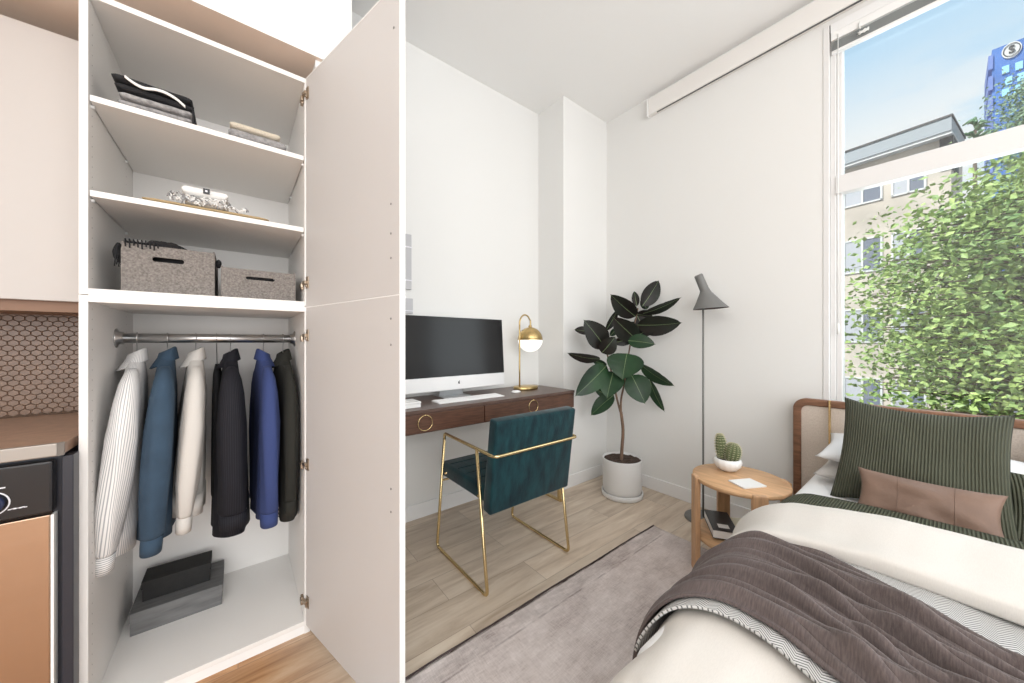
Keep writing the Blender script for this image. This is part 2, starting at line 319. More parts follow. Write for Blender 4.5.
def empty(name, loc, label, cat, group=None):
    o = bpy.data.objects.new(name, None); C.objects.link(o); o.location = loc; o.empty_display_size = .05
    return tag(o, label, cat, group)
def struct(o): o['kind'] = 'structure'; return o

class B:
    """collects shapes of one part"""
    def __init__(s): s.bm = bmesh.new(); s.uv = s.bm.loops.layers.uv.new('UVMap')
    def box(s, a, b, bev=0.0, rot=None, mi=0, seg=2):
        a = Vector(a); b = Vector(b); c = (a + b) / 2; d = b - a
        r = bmesh.ops.create_cube(s.bm, size=1.0); vs = r['verts']
        bmesh.ops.scale(s.bm, vec=(abs(d.x), abs(d.y), abs(d.z)), verts=vs)
        fs = list({f for v in vs for f in v.link_faces})
        for f in fs: f.material_index = mi
        if bev:
            es = list({e for v in vs for e in v.link_edges})
            r = bmesh.ops.bevel(s.bm, geom=es, offset=bev, segments=seg, affect='EDGES', profile=.5)
            vs = list({v for f in r['faces'] for v in f.verts} | {v for v in vs if v.is_valid})
            for f in r['faces']: f.material_index = mi
        if rot is not None: bmesh.ops.transform(s.bm, matrix=rot.to_4x4(), verts=vs)
        bmesh.ops.translate(s.bm, vec=c, verts=vs); return s
    def rings(s, rings, close=True, caps=True, mi=0, uvs=None):
        vr = [[s.bm.verts.new(p) for p in r] for r in rings]; n = len(rings[0])
        # metric uv
        for i in range(len(vr) - 1):
            for j in range(n if close else n - 1):
                k = (j + 1) % n
                try: f = s.bm.faces.new((vr[i][j], vr[i][k], vr[i + 1][k], vr[i + 1][j]))
                except ValueError: continue
                f.material_index = mi; f.smooth = True
                if uvs:
                    u0, u1 = uvs[0][j], uvs[0][j + 1]; v0, v1 = uvs[1][i], uvs[1][i + 1]
                    for lp, c in zip(f.loops, ((u0, v0), (u1, v0), (u1, v1), (u0, v1))): lp[s.uv].uv = c
        if caps and close:
            for r, rev in ((vr[0], True), (vr[-1], False)):
                try:
                    f = s.bm.faces.new(list(reversed(r)) if rev else r); f.material_index = mi
                except ValueError: pass
        return s
    def tube(s, pts, r, n=10, mi=0, closed=False, caps=True):
        pts = [Vector(p) for p in pts]; L = len(pts); rr = r if isinstance(r, (list, tuple)) else [r] * L
        out = []; up = None
        for i, p in enumerate(pts):
            if closed: t = (pts[(i + 1) % L] - pts[i - 1])
            else: t = pts[min(i + 1, L - 1)] - pts[max(i - 1, 0)]
            t.normalize()
            if up is None: up = Vector((0, 0, 1)) if abs(t.z) < .9 else Vector((1, 0, 0))
            x = t.cross(up); x.normalize(); y = x.cross(t); y.normalize(); up = y
            out.append([p + (x * cos(2 * pi * k / n) + y * sin(2 * pi * k / n)) * rr[i] for k in range(n)])
        if closed: out.append(out[0]); caps = False
        return s.rings(out, True, caps, mi)
    def lathe(s, prof, c, n=40, mi=0, axis=None, caps=True):
        c = Vector(c); out = []
        R = axis.to_track_quat('Z', 'Y').to_matrix() if axis is not None else Matrix.Identity(3)
        for r, z in prof: out.append([c + R @ Vector((max(r, 1e-4) * cos(2 * pi * k / n), max(r, 1e-4) * sin(2 * pi * k / n), z)) for k in range(n)])
        return s.rings(out, True, caps, mi)
    def prism(s, poly, d, mi=0):
        """poly: 3D points, extruded by vector d"""
        d = Vector(d); a = [s.bm.verts.new(Vector(p)) for p in poly]; b = [s.bm.verts.new(Vector(p) + d) for p in poly]; n = len(a)
        fs = [s.bm.faces.new(a), s.bm.faces.new(list(reversed(b)))]
        for i in range(n): fs.append(s.bm.faces.new((a[i], b[i], b[(i + 1) % n], a[(i + 1) % n])))
        for f in fs: f.material_index = mi
        return s
    def grid(s, fn, nu, nv, mi=0, uvf=None):
        vs = [[s.bm.verts.new(fn(i / nu, j / nv)) for j in range(nv + 1)] for i in range(nu + 1)]
        for i in range(nu):
            for j in range(nv):
                f = s.bm.faces.new((vs[i][j], vs[i + 1][j], vs[i + 1][j + 1], vs[i][j + 1])); f.smooth = True; f.material_index = mi
                if uvf:
                    for lp, (a, b) in zip(f.loops, ((i, j), (i + 1, j), (i + 1, j + 1), (i, j + 1))): lp[s.uv].uv = uvf(a / nu, b / nv)
        return s
    def quad(s, p, mi=0, uv=None):
        f = s.bm.faces.new([s.bm.verts.new(Vector(q)) for q in p]); f.material_index = mi; return s
    def go(s, name, m, parent=None, smooth=False, origin=None, merge=False, norm=True):
        if merge: bmesh.ops.remove_doubles(s.bm, verts=s.bm.verts, dist=1e-5)
        if norm: bmesh.ops.recalc_face_normals(s.bm, faces=s.bm.faces)
        me = bpy.data.meshes.new(name); s.bm.to_mesh(me); s.bm.free()
        return link(name, me, m, parent, smooth, origin)
def mods(o, solid=0.0, sub=0, offset=0):
    if solid:
        m = o.modifiers.new('solid', 'SOLIDIFY'); m.thickness = solid; m.offset = offset
    if sub:
        m = o.modifiers.new('sub', 'SUBSURF'); m.levels = sub; m.render_levels = sub
    return o
def smooth_pts(pts, n=6):
    """catmull-rom"""
    P = [Vector(p) for p in pts]; out = []
    for i in range(len(P) - 1):
        p0 = P[max(i - 1, 0)]; p1 = P[i]; p2 = P[i + 1]; p3 = P[min(i + 2, len(P) - 1)]
        for k in range(n):
            t = k / n; out.append(.5 * ((2 * p1) + (p2 - p0) * t + (2 * p0 - 5 * p1 + 4 * p2 - p3) * t * t + (3 * p1 - p0 - 3 * p2 + p3) * t ** 3))
    out.append(P[-1]); return out
def fillet(pts, r, n=5):
    P = [Vector(p) for p in pts]; out = [P[0]]
    for i in range(1, len(P) - 1):
        a = (P[i - 1] - P[i]); b = (P[i + 1] - P[i]); la, lb = a.length, b.length; a.normalize(); b.normalize()
        rr = min(r, la * .45, lb * .45); s0 = P[i] + a * rr; s1 = P[i] + b * rr
        for k in range(n + 1):
            t = k / n; out.append((1 - t) ** 2 * s0 + 2 * t * (1 - t) * P[i] + t * t * s1)
    out.append(P[-1]); return out

# ================================================================== THE ROOM
ZC, YD, XR = 3.195, 2.24, 2.64
FY = 1.642                       # plane of the wardrobe's front edges
o = B().box((-3.2, -3.2, -0.12), (2.9, 2.42, 0.0)).go('floor', 'floor', origin=(0, 0, 0)); struct(o)
struct(B().box((-3.2, -3.2, ZC), (2.9, 2.42, ZC + .15)).go('ceiling', 'ceil'))
struct(B().box((-3.2, YD, 0), (2.9, YD + .16, ZC)).go('wall_back', 'wall'))
struct(B().box((-3.2, -3.2, 0), (-3.05, YD, ZC)).go('wall_left', 'wall'))
# window wall: solid beside, below and above the opening
WZ0, WZ1, WY0, WY1 = 0.62, 3.00, -1.35, 0.45
b = B(); b.box((XR, WY1, 0), (XR + .2, YD, ZC)); b.box((XR, -3.2, 0), (XR + .2, WY0, ZC)); b.box((XR, WY0, 0), (XR + .2, WY1, WZ0)); b.box((XR, WY0, WZ1), (XR + .2, WY1, ZC))
struct(b.go('wall_right', 'wall'))
struct(B().box((2.07, 1.942, 0), (XR, YD, ZC)).go('wall_column', 'wall'))
# short wall that closes the wardrobe niche on the desk side, and the dropped bulkhead over niche and kitchen
struct(B().box((0.25, 1.62, 0), (0.385, YD, ZC)).go('wall_partition', 'wall'))
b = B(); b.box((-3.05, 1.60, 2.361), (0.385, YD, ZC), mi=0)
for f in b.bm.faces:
    if f.normal.z < -.9: f.material_index = 1  # underside takes the tan bounce tint
struct(b.go('wall_bulkhead', ['wall', 'soffit_bounce_tint']))
# baseboards
def bboard(name, a, b_):
    o = B().box(a, b_, bev=.003).go(name, 'trim'); return struct(o)
bboard('baseboard_back', (0.385, YD - .012, 0), (2.07, YD, .10))
bboard('baseboard_column', (2.058, 1.93, 0), (XR, 1.942, .10))
bboard('baseboard_column_side', (2.058, 1.942, 0), (2.07, YD - .012, .10))
bboard('baseboard_right', (XR - .012, -1.3, 0), (XR, 1.93, .10))

# window (one tall unit: side jambs, transom, head, sill, panes)
b = B()
b.box((XR - .004, WY1 - .028, WZ0), (XR + .07, WY1, WZ1), bev=.003)           # left jamb, stepped
b.box((XR + .02, WY1 - .052, WZ0), (XR + .09, WY1 - .028, WZ1), bev=.003)
b.box((XR + .03, WY1 - .078, WZ0), (XR + .10, WY1 - .052, WZ1), bev=.004)
b.box((XR + .03, WY0, WZ0), (XR + .10, WY0 + .07, WZ1), bev=.004)
b.box((XR + .03, WY0, WZ1 - .075), (XR + .10, WY1 - .05, WZ1), bev=.004)
b.box((XR + .03, WY0, WZ0), (XR + .10, WY1 - .05, WZ0 + .07), bev=.004)
b.box((XR + .015, WY0, 2.045), (XR + .10, WY1 - .05, 2.137), bev=.004)     # transom
b.box((XR + .005, WY0, 2.034), (XR + .06, WY1 - .05, 2.046), bev=.003)
w = b.go('window_1', 'vinyl'); struct(w)
struct(B().box((XR + .065, WY0 + .07, 2.13), (XR + .071, WY1 - .078, WZ1 - .07)).go('upper_pane', 'glass', w))
struct(B().box((XR + .065, WY0 + .07, WZ0 + .07), (XR + .071, WY1 - .078, 2.05)).go('lower_pane', 'glass', w))
struct(B().box((XR - .03, WY0, WZ0 - .03), (XR + .03, WY1 - .03, WZ0), bev=.004).go('window_sill', 'trim', w))

# window blind drawn up
t = empty('venetian_blind', (XR + .01, -.45, 2.80), 'raised white window blind with its dark slats stacked at the top of the window', 'blind')
B().box((XR - .004, WY0 + .02, 2.945), (XR + .03, WY1 - .032, 2.998), bev=.003).go('head_rail', 'trim', t)
B().box((XR - .006, WY0 + .02, 2.90), (XR + .012, WY1 - .034, 2.944), bev=.003).go('valance', 'edge', t)
b = B()
for k in range(7): b.box((XR + .002, WY0 + .02, 2.850 + k * .0068), (XR + .028, WY1 - .036, 2.8545 + k * .0068), bev=.001, seg=1)
tag(b.go('slat_stack', 'blind', t), 'stack of dark grey slats')
B().box((XR - .0, WY0 + .02, 2.830), (XR + .028, WY1 - .036, 2.846), bev=.003).go('bottom_rail', 'trim', t)
b = B(); b.tube([(XR - .008, .385, 2.92), (XR - .008, .385, 1.3)], .0022, 6); b.tube([(XR - .008, .385, 1.3), (XR - .008, .385, 1.24)], .005, 8)
b.go('tilt_wand', 'cordm', t)
b = B(); b.tube([(XR - .008, .30, 2.925), (XR - .012, .30, 2.90), (XR - .012, .297, 2.885)], .004, 6); b.tube([Vector((XR - .010, .285 + .022 * cos(a * .9), 2.866 + .008 * sin(a * 2.3))) for a in range(26)], .0035, 6)
b.go('cord', 'cordm', t)

# long boxed curtain track below the ceiling
t = empty('curtain_track', (2.62, .1, 3.02), 'long white boxed track mounted on the window wall just below the ceiling', 'curtain track')
b = B(); b.box((2.600, -1.6, 3.026), (XR, 1.508, 3.158), bev=.002)
b.go('fascia', 'melamine', t)
tag(B().box((2.596, 1.509, 3.020), (XR, 1.522, 3.164), bev=.002).go('end_cap', 'edge', t), 'white end cap')
tag(B().box((2.606, -1.6, 3.022), (2.616, 1.44, 3.0265)).go('track_slot', 'gasket', t), 'dark slot along the underside')

# ================================================================== KITCHEN CORNER
# backsplash of small elongated hexagon tiles
b = B(); r_, hgt = .0128, .0105; x0 = -1.0
b.box((-1.2, YD - .008, .90), (-.395, YD - .004, 1.36), mi=1)
row = 0; z = .925
while z < 1.35:
    x = x0 + (row % 2) * .0135
    while x < -.40:
        ring = [(x + .0131, z - .0056), (x + .0131, z + .0056), (x, z + .0125), (x - .0131, z + .0056), (x - .0131, z - .0056), (x, z - .0125)]
        base = [b.bm.verts.new((p[0], YD - .008, p[1])) for p in ring]
        top = [b.bm.verts.new((x + (p[0] - x) * .88, YD - .0105, z + (p[1] - z) * .88)) for p in ring]
        for k in range(6): b.bm.faces.new((base[k], base[(k + 1) % 6], top[(k + 1) % 6], top[k]))
        b.bm.faces.new(top)
        x += .027
    z += .0192; row += 1
o = b.go('trim_1', ['tile', 'grout'], norm=True); struct(o); o['label'] = 'brown hexagon mosaic backsplash behind the countertop'

t = empty('wall_cabinet', (-.75, 1.94, 1.34), 'flat-front white wall cabinet over the countertop, left of the wardrobe', 'cabinet')
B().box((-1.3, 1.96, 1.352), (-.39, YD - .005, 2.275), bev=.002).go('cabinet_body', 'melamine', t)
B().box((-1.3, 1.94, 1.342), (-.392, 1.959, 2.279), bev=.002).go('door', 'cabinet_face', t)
tag(B().box((-1.3, 1.965, 1.305), (-.39, YD - .013, 1.351)).go('light_rail', 'brown_wood', t), 'brown strip under the cabinet')

t = empty('countertop', (-.8, 1.9, .874), 'brown countertop with a stainless front edge above the dishwasher', 'countertop')
B().box((-1.3, 1.585, .876), (-.393, YD - .013, .908), bev=.002).go('slab', 'counter', t)
b = B(); b.box((-1.3, 1.572, .874), (-.402, 1.586, .911), bev=.003); b.prism([(-.402, 1.572, .874), (-.393, 1.582, .874), (-.393, 1.590, .874), (-.402, 1.586, .874)], (0, 0, .037))
tag(b.go('front_edge', 'steel', t), 'grey metal front edge')

t = empty('dishwasher', (-.7, 1.6, 0), 'dishwasher with a brushed steel door and black control panel under the countertop', 'dishwasher')
B().box((-1.0, 1.612, .03), (-.402, 2.20, .868)).go('body', 'panel_side', t)
b = B(); b.box((-1.0, 1.578, .715), (-.412, 1.611, .862), bev=.006); b.go('control_panel', 'panel_black', t)
tag(B().box((-1.0, 1.585, .13), (-.418, 1.611, .708), bev=.003).go('door', 'steel_door', t), 'brushed steel door panel')
tag(B().box((-.417, 1.582, .13), (-.411, 1.611, .708), bev=.001).go('door_trim', 'edge', t), 'bright vertical edge trim')
B().box((-1.0, 1.63, .03), (-.402, 1.645, .128)).go('toe_kick', 'panel_black', t)
kb = B().lathe([(.0, 0), (.026, 0), (.024, .016), (.0, .018)], (-.515, 1.5775, .767), 32, axis=Vector((0, -1, 0))).go('knob', 'knob_blue', t, smooth=True)
B().tube([Vector((-.515 + .031 * cos(a), 1.5765, .767 + .031 * sin(a))) for a in [i * 2 * pi / 32 for i in range(32)]], .0017, 6, closed=True).go('knob_ring', 'mark', kb)
b = B()
for k in range(7): b.box((-.487 + k * .0045, 1.5762, .744 + (k % 2) * .001), (-.4825 + k * .0045, 1.5778, .7462 + (k % 3) * .0006))
b.go('panel_lettering', 'mark', kb); b = B()
for k in range(5): b.box((-.512 + k * .0042, 1.5762, .8055), (-.5078 + k * .0042, 1.5778, .8085))
b.go('panel_lettering', 'mark', kb)
struct(B().box((-.40, 1.592, 0), (-.378, 1.64, .868), bev=.002).go('trim_2', 'panel_side'))

# ================================================================== WARDROBE
XL0, XL1, XR0, XR1 = -.380, -.361, .214, .234
t = ward = empty('wardrobe', (-.07, FY, 0), 'tall white open wardrobe with shelves above a hanging rail and its doors swung out', 'wardrobe')
b = B(); b.box((XL0, FY, 0), (XL1, YD - .004, 1.343), bev=.0008, seg=1); b.box((XL0, FY, 1.345), (XL1, YD - .004, 2.281), bev=.0008, seg=1); b.go('side_panel', 'melamine', t)
b = B(); b.box((XR0, FY, 0), (XR1, YD - .004, 1.343), bev=.0008, seg=1); b.box((XR0, FY, 1.345), (XR1, YD - .004, 2.281), bev=.0008, seg=1); b.go('side_panel', 'melamine', t)
B().box((XL1, YD - .02, .03), (XR0, YD - .004, 2.262)).go('back_panel', 'melamine', t)
B().box((XL1, FY, 2.262), (XR0, YD - .02, 2.281), bev=.0008, seg=1).go('top_panel', 'melamine', t)
B().box((XL1, FY + .004, 0), (XR0, FY + .02, .034)).go('plinth', 'edge', t)
B().box((XL1, FY, .034), (XR0, YD - .02, .052), bev=.001).go('bottom_panel', 'melamine', t)
for z, th in ((1.962, .019), (1.668, .019)):
    sh = B().box((XL1 + .0025, FY + .002, z - th), (XR0 - .0025, YD - .021, z), bev=.001).go('shelf', 'melamine', t)
    for x in (XL1 + .001, XR0 - .001):
        for y in (FY + .03, FY + .45): B().lathe([(0, -.006), (.005, -.006), (.005, .006), (0, .006)], (x, y, z - th - .006), 10, axis=Vector((1, 0, 0))).go('shelf_pin', 'plastic', sh)
B().box((XL1, FY, 1.322), (XR0, YD - .02, 1.364), bev=.001).go('shelf', 'melamine', t)
b = B()
for x, s in ((XL1 + .0006, 1), (XR0 - .0006, -1)):
    for y in (FY + .035, FY + .46):
        z = .15
        while z < 2.22:
            if not any(abs(z - q) < .025 for q in (1.33, 1.35, 1.66, 1.95)):
                b.bm.faces.new([b.bm.verts.new((x, y + .0022 * cos(a), z + .0022 * sin(a))) for a in [i * pi / 4 for i in range(8)]])
            z += .032
o = b.go('peg_holes', 'hole', t, norm=False); o['label'] = 'rows of small drilled shelf peg holes'; o['kind'] = 'stuff'
rod = B().tube([(XL1 + .003, 1.95, 1.213), (XR0 - .003, 1.95, 1.213)], .0185, 24).go('hanging_rail', 'chrome', t, smooth=True)
rod['label'] = 'round metal hanging rail'
for x, s in ((XL1, 1), (XR0, -1)):
    B().lathe([(0, 0), (.036, 0), (.036, .004), (.024, .008), (.024, .02), (0, .02)], (x, 1.95, 1.213), 28, axis=Vector((s, 0, 0))).go('rail_socket', 'chrome', rod)
# doors: hinged on the right, swung out past square
H = Vector((.2185, FY - .003, 0)); DD = Vector((.2467, -.969, 0)).normalized(); DN = Vector((DD.y, -DD.x, 0)).normalized()   # DN points to the inner face side
if DN.x > 0: DN = -DN
RD = Matrix((DD, DN, Vector((0, 0, 1)))).transposed()
def dp(s, n_, z): return H + DD * s + DN * n_ + Vector((0, 0, z))
def doorbox(bb, s0, s1, n0, n1, z0, z1, bev=0, mi=0):
    c = dp((s0 + s1) / 2, (n0 + n1) / 2, (z0 + z1) / 2); d = Vector((s1 - s0, n1 - n0, z1 - z0)) / 2
    bb.box(c - d, c + d, bev=bev, rot=RD, mi=mi)
DW = .645
for nm, z0, z1, hz in (('lower_door', .036, 1.341, (.14, .70, 1.225)), ('upper_door', 1.3425, 2.279, (1.44, 2.21))):
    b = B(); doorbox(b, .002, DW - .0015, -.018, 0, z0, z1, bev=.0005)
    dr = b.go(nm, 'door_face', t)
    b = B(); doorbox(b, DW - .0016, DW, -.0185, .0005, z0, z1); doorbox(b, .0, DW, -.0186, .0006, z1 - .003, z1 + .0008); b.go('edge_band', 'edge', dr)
    for h in hz:
        b = B(); doorbox(b, .010, .030, .0005, .004, h - .024, h + .024, bev=.001); doorbox(b, -.006, .022, .003, .013, h - .007, h + .007, bev=.002)
        doorbox(b, .014, .024, .004, .010, h - .019, h - .009, bev=.002)
        b.box((XR0 - .010, FY + .012, h - .026), (XR0 - .0005, FY + .040, h + .004), bev=.002)
        b.box((XR0 - .013, FY + .002, h - .020), (XR0 - .004, FY + .034, h - .002), bev=.002)
        b.go('hinge', 'nickel', dr)
for z in (2.15, 1.62, 1.53, 1.455, 1.27, 1.19, .75, .68):
    B().lathe([(0, .0002), (.0035, .0002), (.0035, .0014), (0, .0014)], dp(DW - .045 if z != 2.15 else DW - .03, 0, z), 10, axis=DN).go('handle_screw', 'hole', t)

# ------------------------------------------------------------------ garments on the rail
def sect(cx, cy, cz, hx, hy, n=28, p=2.6):
    out = []
    for k in range(n):
        a = 2 * pi * k / n; ca, sa = cos(a), sin(a)
        out.append(Vector((cx + hx * math.copysign(abs(ca) ** (2 / p), ca), cy + hy * math.copysign(abs(sa) ** (2 / p), sa), cz)))
    return out
def ringuv(rs):
    n = len(rs[0]); u = [0]
    mid = max(rs, key=lambda r: sum((r[k] - r[(k + 1) % n]).length for k in range(n)))
    for k in range(n): u.append(u[-1] + (mid[k] - mid[(k + 1) % n]).length)
    v = [0]
    for i in range(len(rs) - 1): v.append(v[-1] + (sum(rs[i], Vector()) / n - sum(rs[i + 1], Vector()) / n).length)
    return u, v
def hanger(x, yaw, label):
    h = empty('coat_hanger', (x, 1.95, 1.213 + .0185), label, 'hanger', 'hangers on the wardrobe rail')
    R = Matrix.Rotation(yaw, 3, 'Z'); c = Vector((x, 1.95, 0))
    # hook over the rail then neck down
    pts = [Vector((0, .0225 * cos(a), 1.213 + .0225 * sin(a))) for a in [radians(q) for q in range(-30, 200, 18)]] + [Vector((0, -.016, 1.196)), Vector((0, -.004, 1.186)), Vector((0, 0, 1.176)), Vector((0, 0, 1.085))]
    B().tube([c + R @ p for p in pts], .0017, 6).go('hook', 'chrome', h, smooth=True)
    pts = smooth_pts([(0, -.15, 1.005), (0, -.09, 1.045), (0, 0, 1.085), (0, .09, 1.045), (0, .15, 1.005)], 5)
    B().tube([c + R @ p for p in pts], .004, 8).go('shoulder_bar', 'black_metal', h, smooth=True)
    return h
def garment(name, label, cat, x, yaw, mname, top=1.165, hem=.48, cuff=.44, slx=.038, bx=.048, sh=.19, dep=.2, cuffmat=None, tilt=0.0, collar=True, lapel=False,
            hemback=None, bend=.0, seed=0, hanglabel='', bodyshift=0.0, sl_low=.036, wave=.006, lean=0.0, cdir=1):
    hanger(x, yaw, hanglabel)
    rnd = random.Random(seed); R = Matrix.Rotation(yaw, 3, 'Z'); c0 = Vector((x, 1.95, 0))
    root = empty(name, (x, 1.95, hem), label, cat, 'clothes hanging in the wardrobe')
    def tr(p): return c0 + R @ Vector((p.x + lean * (top - p.z), p.y, p.z))
    # body
    prof = [(top - .035, .022, .045), (top - .05, .025, .075), (top - .075, .027, .125), (top - .105, .030, sh - .02), (top - .15, .033, sh - .005), (top - .28, bx * .80, dep), (top - .42, bx * .92, dep), (top - .56, bx, dep * 1.0), (hem + .08, bx * 1.05, dep * 1.02), (hem, bx * 1.08, dep * 1.03)]
    rs = []
    for i, (z, hx, hy) in enumerate(prof):
        r = sect(bodyshift * min(1, i / 4), 0, z, hx, hy, 36)
        if i > 3:
            r = [Vector((p.x + wave * sin(p.y * 42 + seed) * (i / 9), p.y, p.z + (-.012 * cos(p.y * 9) if i == len(prof) - 1 else 0))) for p in r]
        rs.append([tr(p) for p in r])
    u, v = ringuv(rs)
    B().rings(rs, uvs=(u, v)).go('body', mname, root, smooth=True)
    # sleeves, front one is what we see
    for s in (-1, 1):
        L = top - .10 - cuff
        cl = [(0, s * (sh - .065), top - .066, .012, .026), (0, s * (sh - .045), top - .080, slx * .50, .040), (0, s * (sh - .018), top - .112, slx * .72, .052), (0, s * (sh + .006), top - .17, slx * .90, .060), (0, s * (sh + .022), top - .29, slx * 1.05, .062),
              (bend * .3, s * (sh + .026), top - .10 - L * .50, slx * 1.06, .060), (bend * .8, s * (sh + .022), top - .10 - L * .68, slx * .98, .055), (bend * 1.0, s * (sh + .010), cuff + .07, sl_low, .047), (bend * 1.05, s * (sh + .004), cuff + .055, sl_low * .9, .042)]
        rs = []
        for i, (cx, cy, cz, hx, hy) in enumerate(cl):
            r = sect(cx, cy, cz, hx, hy, 26, 2.2)
            if 3 < i < 8: r = [Vector((p.x + wave * .6 * sin(p.z * 60 + seed + k), p.y, p.z)) for k, p in enumerate(r) for _ in (0,)]
            rs.append([tr(p) for p in r])
        u, v = ringuv(rs)
        sl = B().rings(rs, uvs=(u, v)).go('sleeve', mname, root, smooth=True)
        cx, cy, cz, hx, hy = cl[-1]
        rs = [[tr(p) for p in sect(cx, cy, cz + .003, hx * 1.06, hy * 1.05, 26, 2.4)], [tr(p) for p in sect(cx + bend * .05, cy, cz - .028, hx * 1.08, hy * 1.06, 26, 2.4)], [tr(p) for p in sect(cx + bend * .08, cy - s * .002, cuff, hx * 1.04, hy * 1.05, 26, 2.4)]]
        B().rings(rs, uvs=ringuv(rs)).go('cuff', cuffmat or mname, sl, smooth=True)
        if lapel and s == -1:
            b = B()
            for k in range(3): b.lathe([(0, 0), (.004, 0), (.003, .003), (0, .003)], tr(Vector((hx * 1.02, cy - .01, cuff + .03 + k * .016))), 8, axis=R @ Vector((1, -.5, 0)))
            b.go('cuff_button', 'button', sl)
    # collar: a folded band round the neck
    if collar:
        def fold(a, k):  # closed neck band: inner stand, then the outer fall, lower on the garment's front side
            ang = 2 * pi * a
            if k < .35: q = k / .35; rx, ry, z = .019, .036, top - .050 + .056 * q
            elif k < .45: q = (k - .35) / .1; rx, ry, z = .019 + .005 * q, .036 + .006 * q, top + .006
            else: q = (k - .45) / .55; rx, ry, z = .024 + .010 * q, .042 + .030 * q, top + .006 - .046 * q
            x_ = rx * cos(ang) * cdir; y_ = ry * sin(ang)
            z -= .026 * (.5 - .5 * cos(ang)) * (1 + .5 * (k > .45)) ; x_ -= cdir * .012 * (.5 - .5 * cos(ang)) * max(0, k - .45) * 1.8
            return tr(Vector((x_, y_, z)))
        o = B().grid(fold, 32, 14, uvf=lambda a, k: (a * .35, k * .1)).go('collar', mname, root, smooth=True); mods(o, solid=.004)
    return root
HL = 'thin metal hanger hook over the rail, holding the %s'
garment('striped_shirt', 'white shirt with fine grey stripes, hanging nearest the left side of the wardrobe', 'shirt', -.306, radians(6), 'stripe', 1.168, .470, .437, slx=.036, sl_low=.026, cuffmat='stripe_h', bend=-.010, seed=1, hanglabel=HL % 'striped shirt', bodyshift=.006, lean=-.075)
garment('blue_jacket', 'slate blue jacket hanging between the striped shirt and the cream shirt', 'jacket', -.222, radians(5), 'blue_cloth', 1.172, .490, .455, slx=.037, sl_low=.030, bend=-.004, seed=2, hanglabel=HL % 'slate blue jacket', lean=-.045)
garment('cream_shirt', 'cream shirt hanging between the slate blue jacket and the pinstriped suit', 'shirt', -.138, radians(6), 'cream_cloth', 1.170, .545, .500, slx=.033, sl_low=.024, bend=-.006, seed=3, hanglabel=HL % 'cream shirt', sh=.18, bodyshift=.004, lean=-.05)
garment('pinstriped_jacket', 'black pinstriped suit jacket hanging in the middle of the rail', 'jacket', -.026, radians(2), 'pin', 1.162, .432, .470, slx=.044, sl_low=.046, bx=.056, bend=.004, seed=4, lapel=True, hanglabel=HL % 'black pinstriped jacket')
garment('royal_blue_jacket', 'royal blue jacket hanging second from the right end of the rail', 'jacket', .091, radians(3), 'royal_cloth', 1.160, .462, .440, cdir=-1, slx=.032, sl_low=.032, bx=.040, seed=5, lapel=True, hanglabel=HL % 'royal blue jacket')
garment('dark_olive_jacket', 'dark olive jacket hanging at the right end of the rail', 'jacket', .166, radians(3), 'olive_cloth', 1.158, .430, .462, slx=.026, sl_low=.026, bx=.036, seed=6, hanglabel=HL % 'dark olive jacket', sh=.17)
# narrow dark garment half hidden behind the cream shirt
rs = [sect(-.072, 2.03, z, hx, hy, 24) for z, hx, hy in ((1.10, .008, .03), (1.06, .014, .09), (.98, .017, .13), (.80, .019, .13), (.60, .021, .12), (.545, .021, .12))]
g = empty('black_waistcoat', (-.072, 2.03, .545), 'narrow black garment half hidden behind the cream shirt', 'garment', 'clothes hanging in the wardrobe')
B().rings(rs, uvs=ringuv(rs)).go('body', 'black_cloth', g, smooth=True)
B().tube([(-.072, 1.95 + .0225 * cos(a), 1.213 + .0225 * sin(a)) for a in [radians(q) for q in range(-30, 200, 18)]] + [(-.072, 1.95, 1.18), (-.072, 2.0, 1.10)], .0017, 6).go('hanging_hook', 'chrome', g)

# ------------------------------------------------------------------ boxes on the wardrobe floor
def shoebox(label, x0, x1, y0, y1, z0, z1, m, lid, sk=0.0):
    t = empty('shoe_box', ((x0 + x1) / 2, (y0 + y1) / 2, z0), label, 'box')
    c = Vector(((x0 + x1) / 2, (y0 + y1) / 2, 0)); t.rotation_euler = (0, 0, 0)
    R = Matrix.Rotation(sk, 3, 'Z')
    def rb(a, b_): cc = (Vector(a) + Vector(b_)) / 2; c2 = c + R @ (cc - c); c2.z = cc.z; d = (Vector(b_) - Vector(a)) / 2; return c2 - d, c2 + d
    a, b_ = rb((x0 + .003, y0 + .003, z0), (x1 - .003, y1 - .003, z1 - lid)); B().box(a, b_, bev=.001, rot=R).go('box_base', m, t)
    a, b_ = rb((x0, y0, z1 - lid), (x1, y1, z1)); B().box(a, b_, bev=.0015, rot=R).go('lid', m, t)
shoebox('flat grey box with a lid on the wardrobe floor, under the black box', -.332, -.052, 1.97, 2.19, .052, .140, 'box_grey', .036)
shoebox('smaller black box with a lid on top of the grey box', -.308, -.095, 2.032, 2.15, .1405, .220, 'box_black', .03)

